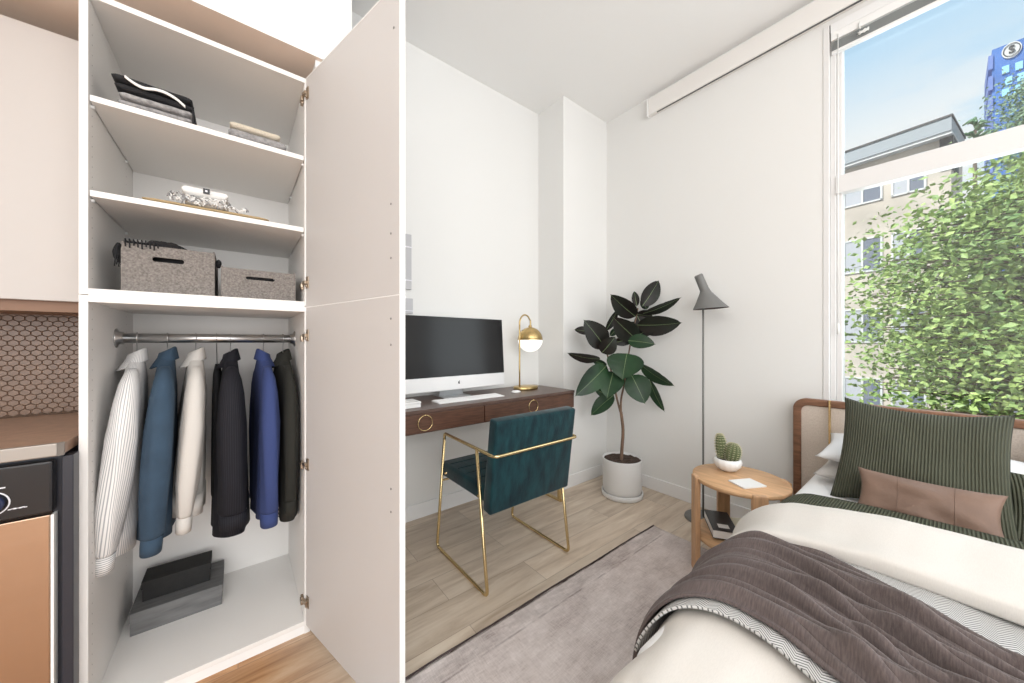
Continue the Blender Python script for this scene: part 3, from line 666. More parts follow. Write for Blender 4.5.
# ------------------------------------------------------------------ felt bins, scarves, knitwear on the shelves
def felt_bin(label, x0, x1, y0, y1, z0, z1, slot):
    t = empty('felt_bin', ((x0 + x1) / 2, (y0 + y1) / 2, z0), label, 'storage box')
    th = .006
    # front panel with a rounded slot cut through
    sx0, sx1, sz0, sz1 = slot; b = B(); n = 40
    outer = []; r = .02
    cxm, czm = (sx0 + sx1) / 2, (sz0 + sz1) / 2; hw = (sx1 - sx0) / 2; hh = (sz1 - sz0) / 2
    ins = [Vector((cxm + (hw - hh) * (1 if cos(a) > 0 else -1) + hh * cos(a), 0, czm + hh * sin(a))) for a in [2 * pi * k / n + .01 for k in range(n)]]
    def rect_hit(p):
        d = Vector((p.x - cxm, 0, p.z - czm)); kx = ((x1 if d.x > 0 else x0) - cxm) / d.x if abs(d.x) > 1e-6 else 9e9; kz = ((z1 if d.z > 0 else z0) - czm) / d.z if abs(d.z) > 1e-6 else 9e9
        k = min(kx, kz); q = Vector((cxm + d.x * k, 0, czm + d.z * k)); return q
    out = [rect_hit(p) for p in ins]
    for cx, cz in ((x0, z0), (x1, z0), (x1, z1), (x0, z1)):   # pull the nearest ring point onto each corner
        k = min(range(n), key=lambda i: (out[i] - Vector((cx, 0, cz))).length)
        out[k] = Vector((cx + (r * .3 if cz == z1 else 0) * (1 if cx == x0 else -1), 0, cz - (r * .3 if cz == z1 else 0)))
        if cz == z1:
            for kk in (k - 1, (k + 1) % n):
                if (out[kk] - Vector((cx, 0, cz))).length < r * .5: out[kk] = out[kk].lerp(out[k], .4)
    ring = lambda src, y: [Vector((p.x, y, p.z)) for p in src]
    b.rings([ring(ins, y0), ring(out, y0), ring(out, y0 + th), ring(ins, y0 + th), ring(ins, y0)], caps=False)
    for f in b.bm.faces: f.smooth = False
    b.go('front_panel', 'felt', t, merge=True)
    b = B(); b.box((x0, y0 + th, z0), (x0 + th, y1, z1), bev=.001); b.box((x1 - th, y0 + th, z0), (x1, y1, z1), bev=.001); b.box((x0 + th, y1 - th, z0), (x1 - th, y1, z1), bev=.001); b.box((x0 + th, y0 + th, z0), (x1 - th, y1 - th, z0 + th))
    b.go('box_shell', 'felt', t)
    return t
ZS = 1.3645
felt_bin('larger grey felt storage box with a black cloth spilling over its rim', -.302, -.068, 1.69, 1.98, ZS, 1.533, (-.230, -.150, 1.474, 1.490))
felt_bin('smaller grey felt storage box at the right end of the shelf', -.050, .188, 1.69, 1.97, ZS, 1.486, (.024, .116, 1.441, 1.453))
def blob(bb, c, r, seed=0, amp=.25, n=18, flat=1.0):
    rs = []
    for i in range(n + 1):
        ph = pi * i / n
        rs.append([Vector(c) + Vector((r[0] * sin(ph) * cos(a), r[1] * sin(ph) * sin(a), r[2] * cos(ph))) * (1 + amp * noise.noise(Vector((sin(ph) * cos(a) * 1.7 + seed, sin(ph) * sin(a) * 1.7, cos(ph) * 1.7)))) for a in [2 * pi * k / 24 for k in range(24)]])
    return bb.rings(rs)
b = B(); t = empty('black_scarf', (-.20, 1.87, 1.40), 'black fringed scarf stuffed in the larger felt box', 'scarf')
blob(b, (-.185, 1.82, 1.485), (.100, .10, .055), 3, .35); blob(b, (-.205, 1.78, 1.520), (.070, .06, .042), 8, .3); b.go('cloth', 'black_cloth', t, smooth=True)
b = B()
for k in range(9):
    x = -.296 + k * .0095; b.tube(smooth_pts([(x, 1.73, 1.538 + .004 * sin(k)), (x + .002, 1.700, 1.541), (x + .004, 1.6865, 1.538), (x + .005, 1.6865, 1.515 - .005 * sin(k * 2.1))], 3), .0019, 6)
b.box((-.298, 1.72, 1.5335), (-.20, 1.80, 1.541), bev=.003)
b.go('fringe', 'black_cloth', t, smooth=True)
b = B(); blob(b, (-.316, 1.74, 1.500), (.011, .028, .030), 4, .4)
for k in range(4): b.tube([(-.318 + k * .004, 1.715 + k * .004, 1.49), (-.320 + k * .004, 1.712 + k * .004, 1.45 + .006 * (k % 2))], .0016, 6)
b.go('hanging_end', 'black_cloth', t, smooth=True)
b = B(); t = empty('black_scarf', (.07, 1.88, 1.372), 'black cloth glimpsed through the handle slot of the smaller felt box', 'scarf')
blob(b, (.07, 1.79, 1.425), (.085, .085, .045), 11, .25); b.go('cloth', 'black_cloth', t, smooth=True)
b = B()
for k in range(6): b.tube([(.040 + k * .010, 1.699, 1.449), (.042 + k * .010, 1.699, 1.443)], .0018, 6)
b.go('fringe', 'black_cloth', t, smooth=True); b = B(); blob(b, (-.058, 1.74, 1.497), (.009, .02, .016), 14, .3); b.go('hanging_end', 'black_cloth', t, smooth=True)

def folded(name, label, cat, x0, x1, y0, y1, z0, h, m, layers=2, seed=0, group=None, slant=0.0, drop=0.0):
    """folded textile: rounded layers whose folded edge faces front"""
    b = B(); hl = h / layers
    for k in range(layers):
        rr = random.Random(seed * 10 + k); dx0, dx1, dy = rr.uniform(-.006, .006), rr.uniform(-.006, .006), rr.uniform(-.006, .006)
        def f(i, j, k=k, dx0=dx0, dx1=dx1, dy=dy):
            a = j * 2 * pi; X = x0 + dx0 + (x1 + dx1 - x0 - dx0) * i
            e = min(i, 1 - i) * 2; ed = min(1, (e * 9)) ** .5 if e < .11 else 1
            cy = (y0 + y1) / 2; hy = (y1 - y0) / 2 + dy; hz = hl / 2 * 1.0
            ca, sa = cos(a), sin(a)
            yy = cy + hy * math.copysign(abs(ca) ** .35, ca) + slant * (i - .5); zz = z0 + hl * (k + .5) + hz * math.copysign(abs(sa) ** .7, sa) * (.25 + .75 * ed)
            zz += .0022 * noise.noise(Vector((X * 26, yy * 26, k * 3 + seed))) - drop * i ** 2 * (k + 1) / layers
            return Vector((X, yy, max(z0 + .0005, zz)))
        b.rings([[f(i / 22, j / 24) for j in range(24)] for i in range(23)])
    o = b.go(name, m, smooth=True); tag(o, label, cat, group); return o
ZT = 1.9625
folded('folded_sweater', 'grey folded sweater at the bottom of the left stack on the top shelf', 'sweater', -.304, -.126, 1.655, 1.88, ZT, .024, 'grey_knit', 1, 1, 'folded clothes on the top shelf')
folded('folded_sweater', 'grey folded sweater directly under the black striped garment on the top shelf', 'sweater', -.306, -.128, 1.657, 1.88, ZT + .0242, .026, 'grey_knit', 1, 2, 'folded clothes on the top shelf')
t = empty('folded_garment', (-.22, 1.84, ZT + .0505), 'black folded garment with a white ribbon, on top of the grey sweaters', 'garment', 'folded clothes on the top shelf')
o = folded('cloth', '', None, -.310, -.122, 1.653, 1.87, ZT + .0505, .050, 'black_cloth', 2, 3, slant=0.01); o.location -= t.location; o.parent = t
for k in ('label', 'category', 'group'):
    if k in o: del o[k]
b = B(); rib = smooth_pts([(-.286, 1.646, ZT + .090), (-.262, 1.642, ZT + .074), (-.240, 1.641, ZT + .069), (-.215, 1.641, ZT + .076), (-.192, 1.641, ZT + .076), (-.165, 1.641, ZT + .066), (-.143, 1.643, ZT + .050)], 6)
b.rings([[p + Vector((0, 0, .0045)), p + Vector((0, -.003, .0045)), p + Vector((0, -.003, -.0045)), p + Vector((0, 0, -.0045))] for p in rib]); tag(b.go('ribbon', 'white_cloth', t, smooth=True), 'white ribbon')
B().box((-.126, 1.6475, ZT + .002), (-.121, 1.6515, ZT + .062), bev=.001).go('tie', 'black_cloth', t)
folded('folded_sweater', 'grey folded knit under the cream one at the right of the top shelf', 'sweater', -.028, .156, 1.655, 1.86, ZT, .040, 'grey_knit', 1, 5, 'folded clothes on the top shelf')
folded('folded_sweater', 'cream folded knit on the grey one at the right of the top shelf', 'sweater', -.022, .132, 1.660, 1.85, ZT + .0405, .028, 'cream_knit', 1, 6, 'folded clothes on the top shelf')
ZM = 1.6685
folded('folded_blanket', 'thin tan folded cloth lying along the middle shelf under the fringed scarf', 'blanket', -.245, .100, 1.652, 1.90, ZM, .015, 'tan_cloth', 1, 9, 'folded cloths on the middle shelf', slant=.0)
t = empty('fringed_scarf', (-.08, 1.80, ZM + .017), 'white folded scarf with black and white fringe and small label, on tan cloth', 'scarf', 'folded cloths on the middle shelf')
o = folded('cloth', '', None, -.150, -.030, 1.660, 1.86, ZM + .016, .070, 'white_cloth', 2, 12); o.location -= t.location; o.parent = t
for k in ('label', 'category', 'group'):
    if k in o: del o[k]
b = B(); rr = random.Random(5)
for k in range(90):
    x = -.185 + .215 * rr.random(); z = ZM + .014 + .026 * rr.random() * (1 if x < -.02 else .6); y = 1.658 - rr.random() * .010
    d = Vector((rr.uniform(-.016, .016), rr.uniform(-.008, .002), -rr.uniform(.006, .016)))
    p0 = Vector((x, y, z + .010)); p1 = p0 + d * .5 + Vector((rr.uniform(-.004, .004), -.003, .002)); p2 = p0 + d
    p2.z = max(p2.z, ZM + .006)
    b.tube([p0, p1, p2], .0021, 5, mi=(0 if k % 5 < 3 else 1))
tag(b.go('fringe', ['white_cloth', 'grey_knit'], t, smooth=True), 'black and white fringe strands')
b = B(); b.box((-.098, 1.6545, ZM + .062), (-.080, 1.6600, ZM + .080), mi=0); b.box((-.092, 1.6535, ZM + .068), (-.086, 1.6546, ZM + .074), mi=1); tag(b.go('label_patch', ['ink', 'mark'], t), 'small black woven label')

# ================================================================== DESK AND WHAT IS ON IT
ZD = .83
t = desk = empty('desk', (1.22, 2.0, 0), 'dark brown wall-side desk with two drawers and brass ring pulls', 'desk')
X0d, X1d, Yf = .39, 2.005, 1.765
B().box((X0d, Yf, ZD - .018), (X1d, YD - .014, ZD), bev=.0015).go('desktop', 'walnut_top', t)
b = B(); b.box((X0d, Yf + .006, ZD - .128), (X1d - .003, YD - .02, ZD - .0181)); b.go('carcass', 'walnut', t)
for i, (xa, xb) in enumerate(((X0d + .006, 1.176), (1.184, X1d - .012))):
    d = B().box((xa, Yf - .004, ZD - .122), (xb, Yf + .010, ZD - .022), bev=.002).go('drawer', 'walnut', t)
    cx = .793 if i == 0 else 1.576
    pu = B(); R0 = .041
    pu.tube([Vector((cx + R0 * cos(a), Yf - .010, ZD - .070 + R0 * sin(a))) for a in [i2 * 2 * pi / 40 for i2 in range(40)]], .0024, 8, closed=True)
    pu.lathe([(0, 0), (.006, 0), (.005, .009), (.003, .012), (0, .012)], (cx, Yf - .003, ZD - .070 + R0), 12, axis=Vector((0, -1, 0)))
    pu.go('ring_pull', 'brass', d, smooth=True)
b = B()
for y in (1.82, 2.19): b.box((1.885, y - .012, .012), (1.909, y + .012, ZD - .128), bev=.002)
b.box((1.885, 1.80, 0), (1.909, 2.205, .014), bev=.002); b.go('leg_frame', 'brass', t)
b = B()
for y in (1.82, 2.19): b.box((.46, y - .012, .012), (.484, y + .012, ZD - .128), bev=.002)
b.box((.46, 1.80, 0), (.484, 2.205, .014), bev=.002); b.go('leg_frame', 'brass', t)

# monitor, slightly turned, leaning back a touch
t = empty('desktop_computer', (1.15, 2.07, ZD), 'silver all-in-one computer with a dark screen standing on the desk', 'computer')
mr = Matrix.Rotation(radians(2.0), 3, 'Z') @ Matrix.Rotation(radians(-4), 3, 'X'); mc = Vector((1.145, 2.055, 1.135))
def mb(bb, a, b_, bev=0, mi=0):
    a = Vector(a); b_ = Vector(b_); cc = mc + mr @ ((a + b_) / 2); d = (b_ - a) / 2; bb.box(cc - d, cc + d, bev=bev, rot=mr, mi=mi)
b = B(); mb(b, (-.375, -.004, -.256), (.408, .012, .231), bev=.006)
# bulged back
def back(u, v):
    x = -.36 + .72 * u; z = -.21 + .42 * v; q = max(0, 1 - (x / .36) ** 2) * max(0, 1 - (z / .21) ** 2); return mc + mr @ Vector((x, .012 + .035 * q, z))
b.grid(back, 16, 12); b.go('housing', 'alu', t)
B_ = B(); mb(B_, (-.371, -.0062, -.165), (.404, -.0042, .227)); tag(B_.go('screen', 'screen', t), 'switched-off black screen')
b = B(); cx, cz = .016, -.210     # fruit mark on the chin
pts = []
for k in range(24):
    a = 2 * pi * k / 24; r = .0095 * (1 - .10 * sin(a) ** 8); x_, z_ = r * cos(a) * .92, r * sin(a)
    if cos(a) > .72 and abs(sin(a)) < .62: x_ -= .0045
    pts.append(mc + mr @ Vector((cx + x_, -.0044, cz + z_)))
b.prism(pts, mr @ Vector((0, -.0006, 0))); mb(b, (cx, -.005, cz + .0105), (cx + .004, -.0044, cz + .0145)); tag(b.go('logo', 'ink', t), 'small dark fruit logo')
b = B(); b.box((1.045, 2.02, ZD + .001), (1.245, 2.19, ZD + .006), bev=.002); b.prism([(1.055, 2.115, ZD + .005), (1.235, 2.115, ZD + .005), (1.235, 2.085, ZD + .13), (1.055, 2.085, ZD + .13)], (0, .01, 0)); b.go('stand', 'alu_d', t)

t = empty('keyboard', (1.18, 1.93, ZD), 'slim white keyboard lying in front of the computer', 'keyboard')
kx0, kx1, ky0, ky1 = .93, 1.41, 1.862, 1.965
b = B(); b.prism([(kx0, ky0, ZD + .0005), (kx0, ky1, ZD + .0005), (kx0, ky1, ZD + .010), (kx0, ky0, ZD + .004)], (kx1 - kx0, 0, 0)); b.go('case', 'plastic', t)
b = B()
for r in range(5):
    y = ky0 + .006 + r * .0188; n = 14 if r else 9; zz = ZD + .0045 + r * .0011
    w = (kx1 - kx0 - .012) / n
    for k in range(n): b.box((kx0 + .006 + k * w, y, zz), (kx0 + .006 + (k + 1) * w - .003, y + .0155, zz + .0032), bev=.0006, seg=1)
tag(b.go('keys', 'key', t), 'rows of white keys')['kind'] = 'stuff'
o = B().lathe([(0.0001, .017), (.012, .016), (.022, .0125), (.029, .006), (.030, .001), (0.0001, .0005)], (0, 0, 0), 32); bmesh.ops.scale(o.bm, vec=(1.35, .95, 1), verts=o.bm.verts); bmesh.ops.translate(o.bm, vec=(1.585, 1.955, ZD + .0003), verts=o.bm.verts)
tag(o.go('computer_mouse', 'plastic', smooth=True), 'white computer mouse on the desk beside the brass lamp', 'mouse')
t = empty('white_box', (.80, 1.90, ZD), 'small white lidded box at the left end of the visible desk', 'box')
B().box((.70, 1.84, ZD + .0003), (.805, 1.96, ZD + .022), bev=.003).go('base', 'plastic', t); B().box((.698, 1.838, ZD + .0225), (.807, 1.962, ZD + .034), bev=.004).go('lid', 'plastic', t)

# brass table lamp
LX, LY = 1.806, 2.05
t = empty('table_lamp', (LX, LY, ZD), 'brass globe table lamp with a lit white lower half, on the desk', 'lamp')
o = B().lathe([(0.0001, 0), (.078, 0), (.080, .004), (.080, .019), (.076, .023), (.0001, .023)], (0, 0, 0), 40); bmesh.ops.scale(o.bm, vec=(1.35, .95, 1), verts=o.bm.verts); bmesh.ops.translate(o.bm, vec=(LX - .045, LY + .0, ZD + .0004), verts=o.bm.verts)
o.go('base', 'brass_satin', t, smooth=False)
GR = .097; gz = 1.215; SXl = LX - .108
pts = [(SXl, LY, ZD + .02), (SXl, LY, 1.28), (SXl, LY, 1.32)] + [(SXl + .055 - .055 * cos(a), LY, 1.335 + .072 * sin(a)) for a in [radians(q) for q in range(12, 150, 12)]] + [(LX + .002, LY, 1.36), (LX + .002, LY, 1.31)]
B().tube(smooth_pts(pts, 3), .0062, 10).go('stem', 'brass_satin', t, smooth=True)
pr = [((GR + .0006) * cos(a), (GR + .0006) * sin(a)) for a in [radians(q) for q in range(2, 90, 6)]] + [(.0003, GR + .0007)]
cp = B().lathe(pr, (LX, LY, gz), 48); cp.lathe([(GR + .001, -.003), (GR + .002, .004), (GR + .0006, .007)], (LX, LY, gz), 48, caps=False); cp.lathe([(0, GR - .004), (.014, GR - .002), (.014, GR + .012), (.007, GR + .018), (0, GR + .018)], (LX, LY, gz), 16)
cp.go('globe_cap', 'brass_satin', t, smooth=True)
o = B().lathe([(.0003, -GR)] + [(GR * cos(a), -GR * sin(a)) for a in [radians(q) for q in range(88, 0, -6)]] + [(GR, 0), (.0002, .0)], (LX, LY, gz), 48).go('glass_globe', 'opal', t, smooth=True)
o['label'] = 'glowing white glass half globe'

# pale plates on the wall just past the wardrobe door
t = empty('wall_panel', (.85, YD - .02, 1.54), 'narrow pale grey wall panel beside the wardrobe door edge, the taller upper one', 'wall panel', 'pale panels on the desk wall')
B().box((.78, YD - .022, 1.545), (.905, YD - .001, 1.91), bev=.002).go('plate', 'grey_plate', t)
b = B()
for z in (1.60, 1.82): b.box((.775, YD - .026, z), (.908, YD - .022, z + .008), bev=.001)
tag(b.go('clip', 'mark', t), 'thin white bands')
t = empty('wall_panel', (.85, YD - .02, 1.36), 'narrow pale grey wall panel beside the wardrobe door edge, the lower one above the screen', 'wall panel', 'pale panels on the desk wall')
B().box((.79, YD - .022, 1.385), (.915, YD - .001, 1.485), bev=.002).go('plate', 'grey_plate', t)
b = B(); b.box((.786, YD - .026, 1.40), (.918, YD - .022, 1.406), bev=.001); tag(b.go('clip', 'mark', t), 'thin white band')

# ================================================================== CHAIR
t = empty('desk_chair', (1.19, 1.6, 0), 'teal velvet armchair with a brass tube frame standing at the desk', 'chair')
XA, XB = .912, 1.468; R_ = .0082
for s, x in ((-1, XA), (1, XB)):
    pts = fillet([(x, 1.43, .675), (x, 1.335, R_), (x, 1.855, R_), (x, 1.765, .655)], .03)
    B().tube(pts, R_, 10).go('side_frame', 'brass', t, smooth=True)
pts = fillet([(XA, 1.765, .650), (XA, 1.762, .683), (XA, 1.275, .675), (XB, 1.275, .675), (XB, 1.762, .683), (XB, 1.765, .650)], .03)
B().tube(pts, R_, 10).go('arm_rail', 'brass', t, smooth=True)
b = B(); b.box((XA + .01, 1.36, .425), (XB - .01, 1.84, .505), bev=.018, seg=3); sd = b.go('seat', 'velvet', t, smooth=True)
b = B(); b.tube([(XA, 1.76, .458), (XA + .03, 1.76, .458)], .006, 8); b.tube([(XB, 1.76, .458), (XB - .03, 1.76, .458)], .006, 8); b.tube([(XA, 1.42, .45), (XB, 1.42, .45)], .006, 8); b.tube([(XA, 1.78, .415), (XB, 1.78, .415)], .006, 8); b.go('seat_support', 'brass', t)
b = B()
for s in range(1, 5): b.tube([(XA + .03, 1.40 + s * .088, .5065), (XB - .03, 1.40 + s * .088, .5065)], .0022, 6)
b.go('seat_stitching', 'velvet', sd)
ca, sa = cos(radians(9)), sin(radians(9))
rb = Matrix.Rotation(radians(7.5), 3, 'X'); bc = Vector(((XA + XB) / 2 - .014, 1.318, .618)); hb = Vector(((XB - XA) / 2 - .012, .032, .225))
b = B(); b.box(bc - hb, bc + hb, bev=.012, seg=3, rot=rb); b.go('backrest', 'velvet', t, smooth=True)
for x in (XA, XB):
    for y in (1.39, 1.82):
        B().box((x - .006, y - .010, -.0), (x + .006, y + .010, .002)).go('foot_pad', 'plastic', t)

# ================================================================== RUG
RX0, RX1, RY0, RY1 = .02, 2.11, -1.3, 1.190
def rugf(u, v):
    x = RX0 + (RX1 - RX0) * u; y = RY0 + (RY1 - RY0) * v
    e = max(0, 1 - (RY1 - y) / .05); z = .007 + .0025 * e * (1 + noise.noise(Vector((x * 6, 0, 2)))) + .004 * max(0, 1 - (RY1 - y) / .12) * max(0, noise.noise(Vector((x * 3.2, 4, 0))))
    y += .008 * noise.noise(Vector((x * 2.2, 9, 0))) * max(0, 1 - (RY1 - y) / .3)
    return Vector((x, y, z))
o = B().grid(rugf, 110, 150).go('area_rug', 'rug', origin=(RX0, RY1, 0)); mods(o, solid=.006, offset=-1); tag(o, 'distressed mauve grey area rug on the wood floor under the bed', 'rug')
b = B(); rr = random.Random(2)
b.tube([Vector((RX0 + (RX1 - RX0) * k / 90, RY1 + .001 + .008 * noise.noise(Vector(((RX0 + (RX1 - RX0) * k / 90) * 2.2, 9, 0))), .008 + .002 * rr.random())) for k in range(91)], .0048, 6)
tag(b.go('rug_binding', mat('rug_binding', (0.07, 0.05, 0.048), .95, var=.4, vscale=30), o), 'dark frayed edge binding')

# ================================================================== POTTED RUBBER PLANT
PX, PY = 2.36, 1.59
t = empty('rubber_plant', (PX, PY, 0), 'dark-leaved rubber plant in a white pot in the corner by the window wall', 'plant')
B().lathe([(.0001, 0), (.149, 0), (.154, .004), (.157, .036), (.153, .039), (.148, .039), (.145, .012), (.0001, .010)], (PX, PY, 0.0005), 56).go('saucer', 'pot', t, smooth=True)
B().lathe([(.0001, .014), (.130, .014), (.140, .020), (.147, .075), (.149, .285), (.1485, .292), (.142, .292), (.140, .265), (.0001, .262)], (PX, PY, 0), 56).go('pot', 'pot', t, smooth=True)
b = B(); b.grid(lambda u, v: Vector((PX + .141 * v * cos(2 * pi * u), PY + .141 * v * sin(2 * pi * u), .276 + .010 * noise.noise(Vector((v * cos(2 * pi * u) * 6, v * sin(2 * pi * u) * 6, 0))))), 48, 12); b.go('soil', 'soil', t, smooth=True)
D0 = PX * SN + PY * CS       # depth of the plant from the camera
def lp(px, py, dd=0.0): return pt(px, py, D=D0 + dd)
def rg(x, y): return 560 + x / 4.554, 270 + y / 4.554
def st(pts, r0, r1):
    P = smooth_pts([lp(a, b_, c_) for a, b_, c_ in pts], 5); n = len(P)
    return P, [r0 + (r1 - r0) * i / (n - 1) for i in range(n)]
b = B()
P, r = st([(621, 467, 0), (622, 448, .01), (623, 430, .0), (621, 412, .0)], .0135, .011); b.tube(P, r, 10)
P, r = st([(621, 414, 0), (618, 403, 0), (615, 390, .01), (612, 375, .0), (609, 362, -.01), (606, 346, .0), (607, 330, .02)], .0085, .005); b.tube(P, r, 8)
P, r = st([(621, 414, 0), (621, 400, .01), (624, 385, .02), (626, 370, .0), (629, 352, .0), (632, 335, .01), (636, 318, .01), (638, 308, .0)], .0085, .004); b.tube(P, r, 8)
b.go('stem', 'stem', t, smooth=True)
def leaf(base, tip, width, db, dt, roll=0.0, dark=False, curl=.15, twist=0.0):
    """base, tip in the leaf survey's own units; db/dt depth offsets in metres"""
    p0 = lp(*rg(*base), db); p1 = lp(*rg(*tip), dt); wm = width / 4.554 * D0 / 346.0 * 1.0
    ax = p1 - p0; L = ax.length; ax.normalize()
    view = (Vector((0, 0, 1.2)) - (p0 + p1) / 2).normalized()
    nrm = (view - ax * view.dot(ax)).normalized(); sd = ax.cross(nrm).normalized()
    q = Matrix.Rotation(roll, 3, ax); nrm = q @ nrm; sd = q @ sd
    wm = 1.2 * wm / max(.35, abs(cos(roll)))
    b = B(); nu, nv = 14, 8
    def shape(s): return (sin(pi * min(1, s) ** .86) ** .66) * (1 - .12 * s) if 0 < s < 1 else 0.0
    def f(u, v):
        s = u; w = shape(s) * wm / 2; k = (v - .5) * 2
        bend = curl * L * s * (1 - s) * 1.6
        tipx = .04 * L * max(0, s - .92) / .08
        return p0 + ax * (L * s + tipx * (1 - abs(k))) + sd * (w * k) + nrm * (bend + .22 * w * abs(k) ** 1.3 - .02 * w * sin(s * 30) * abs(k))
    b.grid(f, nu, nv, mi=0)
    mid = [f(i / nu, .5) + nrm * .0007 for i in range(nu + 1)]; wv = .0021
    for i in range(nu):
        w0 = wv * (1 - .7 * i / nu); w1 = wv * (1 - .7 * (i + 1) / nu)
        fc = b.bm.faces.new([b.bm.verts.new(mid[i] - sd * w0), b.bm.verts.new(mid[i] + sd * w0), b.bm.verts.new(mid[i + 1] + sd * w1), b.bm.verts.new(mid[i + 1] - sd * w1)]); fc.material_index = 1
    o = b.go('leaf', ['leaf_d' if dark else 'leaf', 'vein'], t, norm=False); return o
LV = [((375, 165), (448, 50), 66, 0, .02, .25, 1), ((345, 212), (232, 113), 72, 0, -.05, -.3, 1), ((378, 198), (548, 126), 34, -.02, -.15, .7, 1), ((352, 250), (550, 240), 78, -.04, -.15, .45, 1),
      ((350, 300), (462, 256), 46, .0, -.07, -.6, 1), ((345, 312), (243, 216), 82, -.03, -.12, -.2, 1), ((350, 165), (338, 98), 30, .04, .09, 0, 1), ((205, 352), (110, 230), 88, -.03, -.10, .25, 1),
      ((135, 285), (66, 272), 34, .06, .08, .5, 1), ((208, 275), (262, 180), 30, .03, .06, .5, 1), ((190, 378), (250, 305), 66, -.05, -.10, .3, 1), ((228, 300), (262, 262), 26, .04, .06, .2, 0),
      ((183, 405), (35, 378), 36, -.02, -.08, -.7, 1), ((150, 412), (214, 430), 26, .04, .03, .3, 0), ((212, 435), (72, 572), 84, -.05, -.16, -.2, 0), ((243, 462), (215, 580), 98, -.06, -.16, .1, 0),
      ((305, 380), (285, 496), 134, -.08, -.17, .1, 0), ((368, 430), (518, 526), 44, -.02, -.08, .8, 0), ((325, 478), (386, 606), 96, -.06, -.13, -.2, 0), ((408, 500), (475, 642), 36, .0, -.03, .6, 0),
      ((245, 570), (143, 660), 60, .02, .03, .3, 0), ((310, 322), (432, 338), 56, -.05, -.14, -.35, 0), ((245, 330), (350, 306), 40, .02, .0, .3, 1), ((362, 262), (300, 330), 46, .05, .05, .4, 1), ((160, 540), (248, 585), 34, .07, .05, .3, 0), ((395, 180), (372, 130), 34, .05, .08, .2, 0), ((340, 235), (300, 330), 60, .03, .03, .2, 1), ((352, 210), (392, 300), 54, .03, .0, -.3, 1), ((215, 340), (150, 330), 50, .04, .03, .3, 1), ((320, 470), (300, 540), 50, .06, .06, .2, 0), ((345, 200), (420, 208), 50, .05, .06, .5, 1)]
for bb_, tt, w, db, dt, roll, dk in LV: leaf(bb_, tt, w, db, dt, roll, bool(dk))

# ================================================================== FLOOR LAMP
FLX, FLY = 2.462, 1.03
t = empty('floor_lamp', (FLX, FLY, 0), 'slim dark floor lamp with a grey conical shade by the window wall', 'lamp')
B().lathe([(.0001, 0), (.112, 0), (.115, .004), (.112, .014), (.02, .017), (.0001, .017)], (FLX, FLY, .0005), 48).go('base', 'lamp_grey', t)
B().tube([(FLX, FLY, .015), (FLX, FLY, 1.47)], .0062, 10).go('pole', 'lamp_grey', t, smooth=True)
ax = Vector((.35, -.25, -.9)); sc = Vector((FLX + .022, FLY - .012, 1.425))
# cone axis tips towards the right of the photograph; rim stays level as in the photo
rimc = Vector((FLX + .041, FLY - .031, 1.422)); apex = Vector((FLX + .010, FLY - .008, 1.540)); knob_t = Vector((FLX - .028, FLY + .020, 1.648))
def ring(c, r, nrm, n=40):
    q = nrm.to_track_quat('Z', 'Y').to_matrix(); return [c + q @ Vector((r * cos(2 * pi * k / n), r * sin(2 * pi * k / n), 0)) for k in range(n)]
nr = Vector((-.045, .03, 1)).normalized(); nk = (knob_t - apex).normalized()
rs = [ring(rimc, .108, nr), ring(rimc + (apex - rimc) * .30, .082, nr), ring(rimc + (apex - rimc) * .92, .036, (nr + nk * .3).normalized()), ring(apex + nk * .012, .0285, nk), ring(apex + nk * .09, .0265, nk), ring(knob_t - nk * .003, .026, nk), ring(knob_t + nk * .002, .021, nk)]
b = B().rings(rs, caps=False); b.bm.faces.new([b.bm.verts.new(p) for p in ring(knob_t + nk * .002, .021, nk)])
o = b.go('lamp_shade', 'lamp_grey', t, merge=True)
for p in o.data.polygons: p.use_smooth = True
B().rings([ring(rimc + Vector((0, 0, .001)), .1065, nr), ring(rimc + (apex - rimc) * .30, .080, nr), ring(rimc + (apex - rimc) * .9, .032, nr)], caps=False).go('shade_lining', 'lamp_in', o, smooth=True, norm=False)
B().lathe([(0, 0), (.02, 0), (.024, .02), (.02, .045), (0, .055)], rimc + Vector((-.006, .004, .035)), 20).go('bulb', 'plastic', o, smooth=True)

# ================================================================== SIDE TABLE
TX, TY, TR = 2.025, .670, .214; ZT2 = .497
t = empty('side_table', (TX, TY, 0), 'round light oak side table with a lower shelf beside the bed', 'side table')
B().lathe([(.0001, -.020), (TR - .004, -.020), (TR, -.016), (TR, -.003), (TR - .003, 0), (.0001, 0)], (TX, TY, ZT2), 72).go('table_top', 'oak', t)
B().lathe([(.0001, -.016), (TR - .012, -.016), (TR - .012, 0), (.0001, 0)], (TX, TY, .195), 64).go('lower_shelf', 'oak', t)
for a in (40, 133, 220, 310):
    R = Matrix.Rotation(radians(a), 3, 'Z'); c = Vector((TX, TY, 0)) + R @ Vector((TR - .004, 0, 0)); c.z = .0
    a0 = Vector((-.012, -.030, .0)); b0 = Vector((.014, .030, ZT2 + .002)); hz = (b0 - a0) / 2; cc = c + Vector((0, 0, ZT2 / 2 + .001))
    B().box(cc - Vector((.013, .033, hz.z)), cc + Vector((.013, .033, hz.z)), bev=.007, seg=3, rot=R).go('leg', 'oak_leg', t)
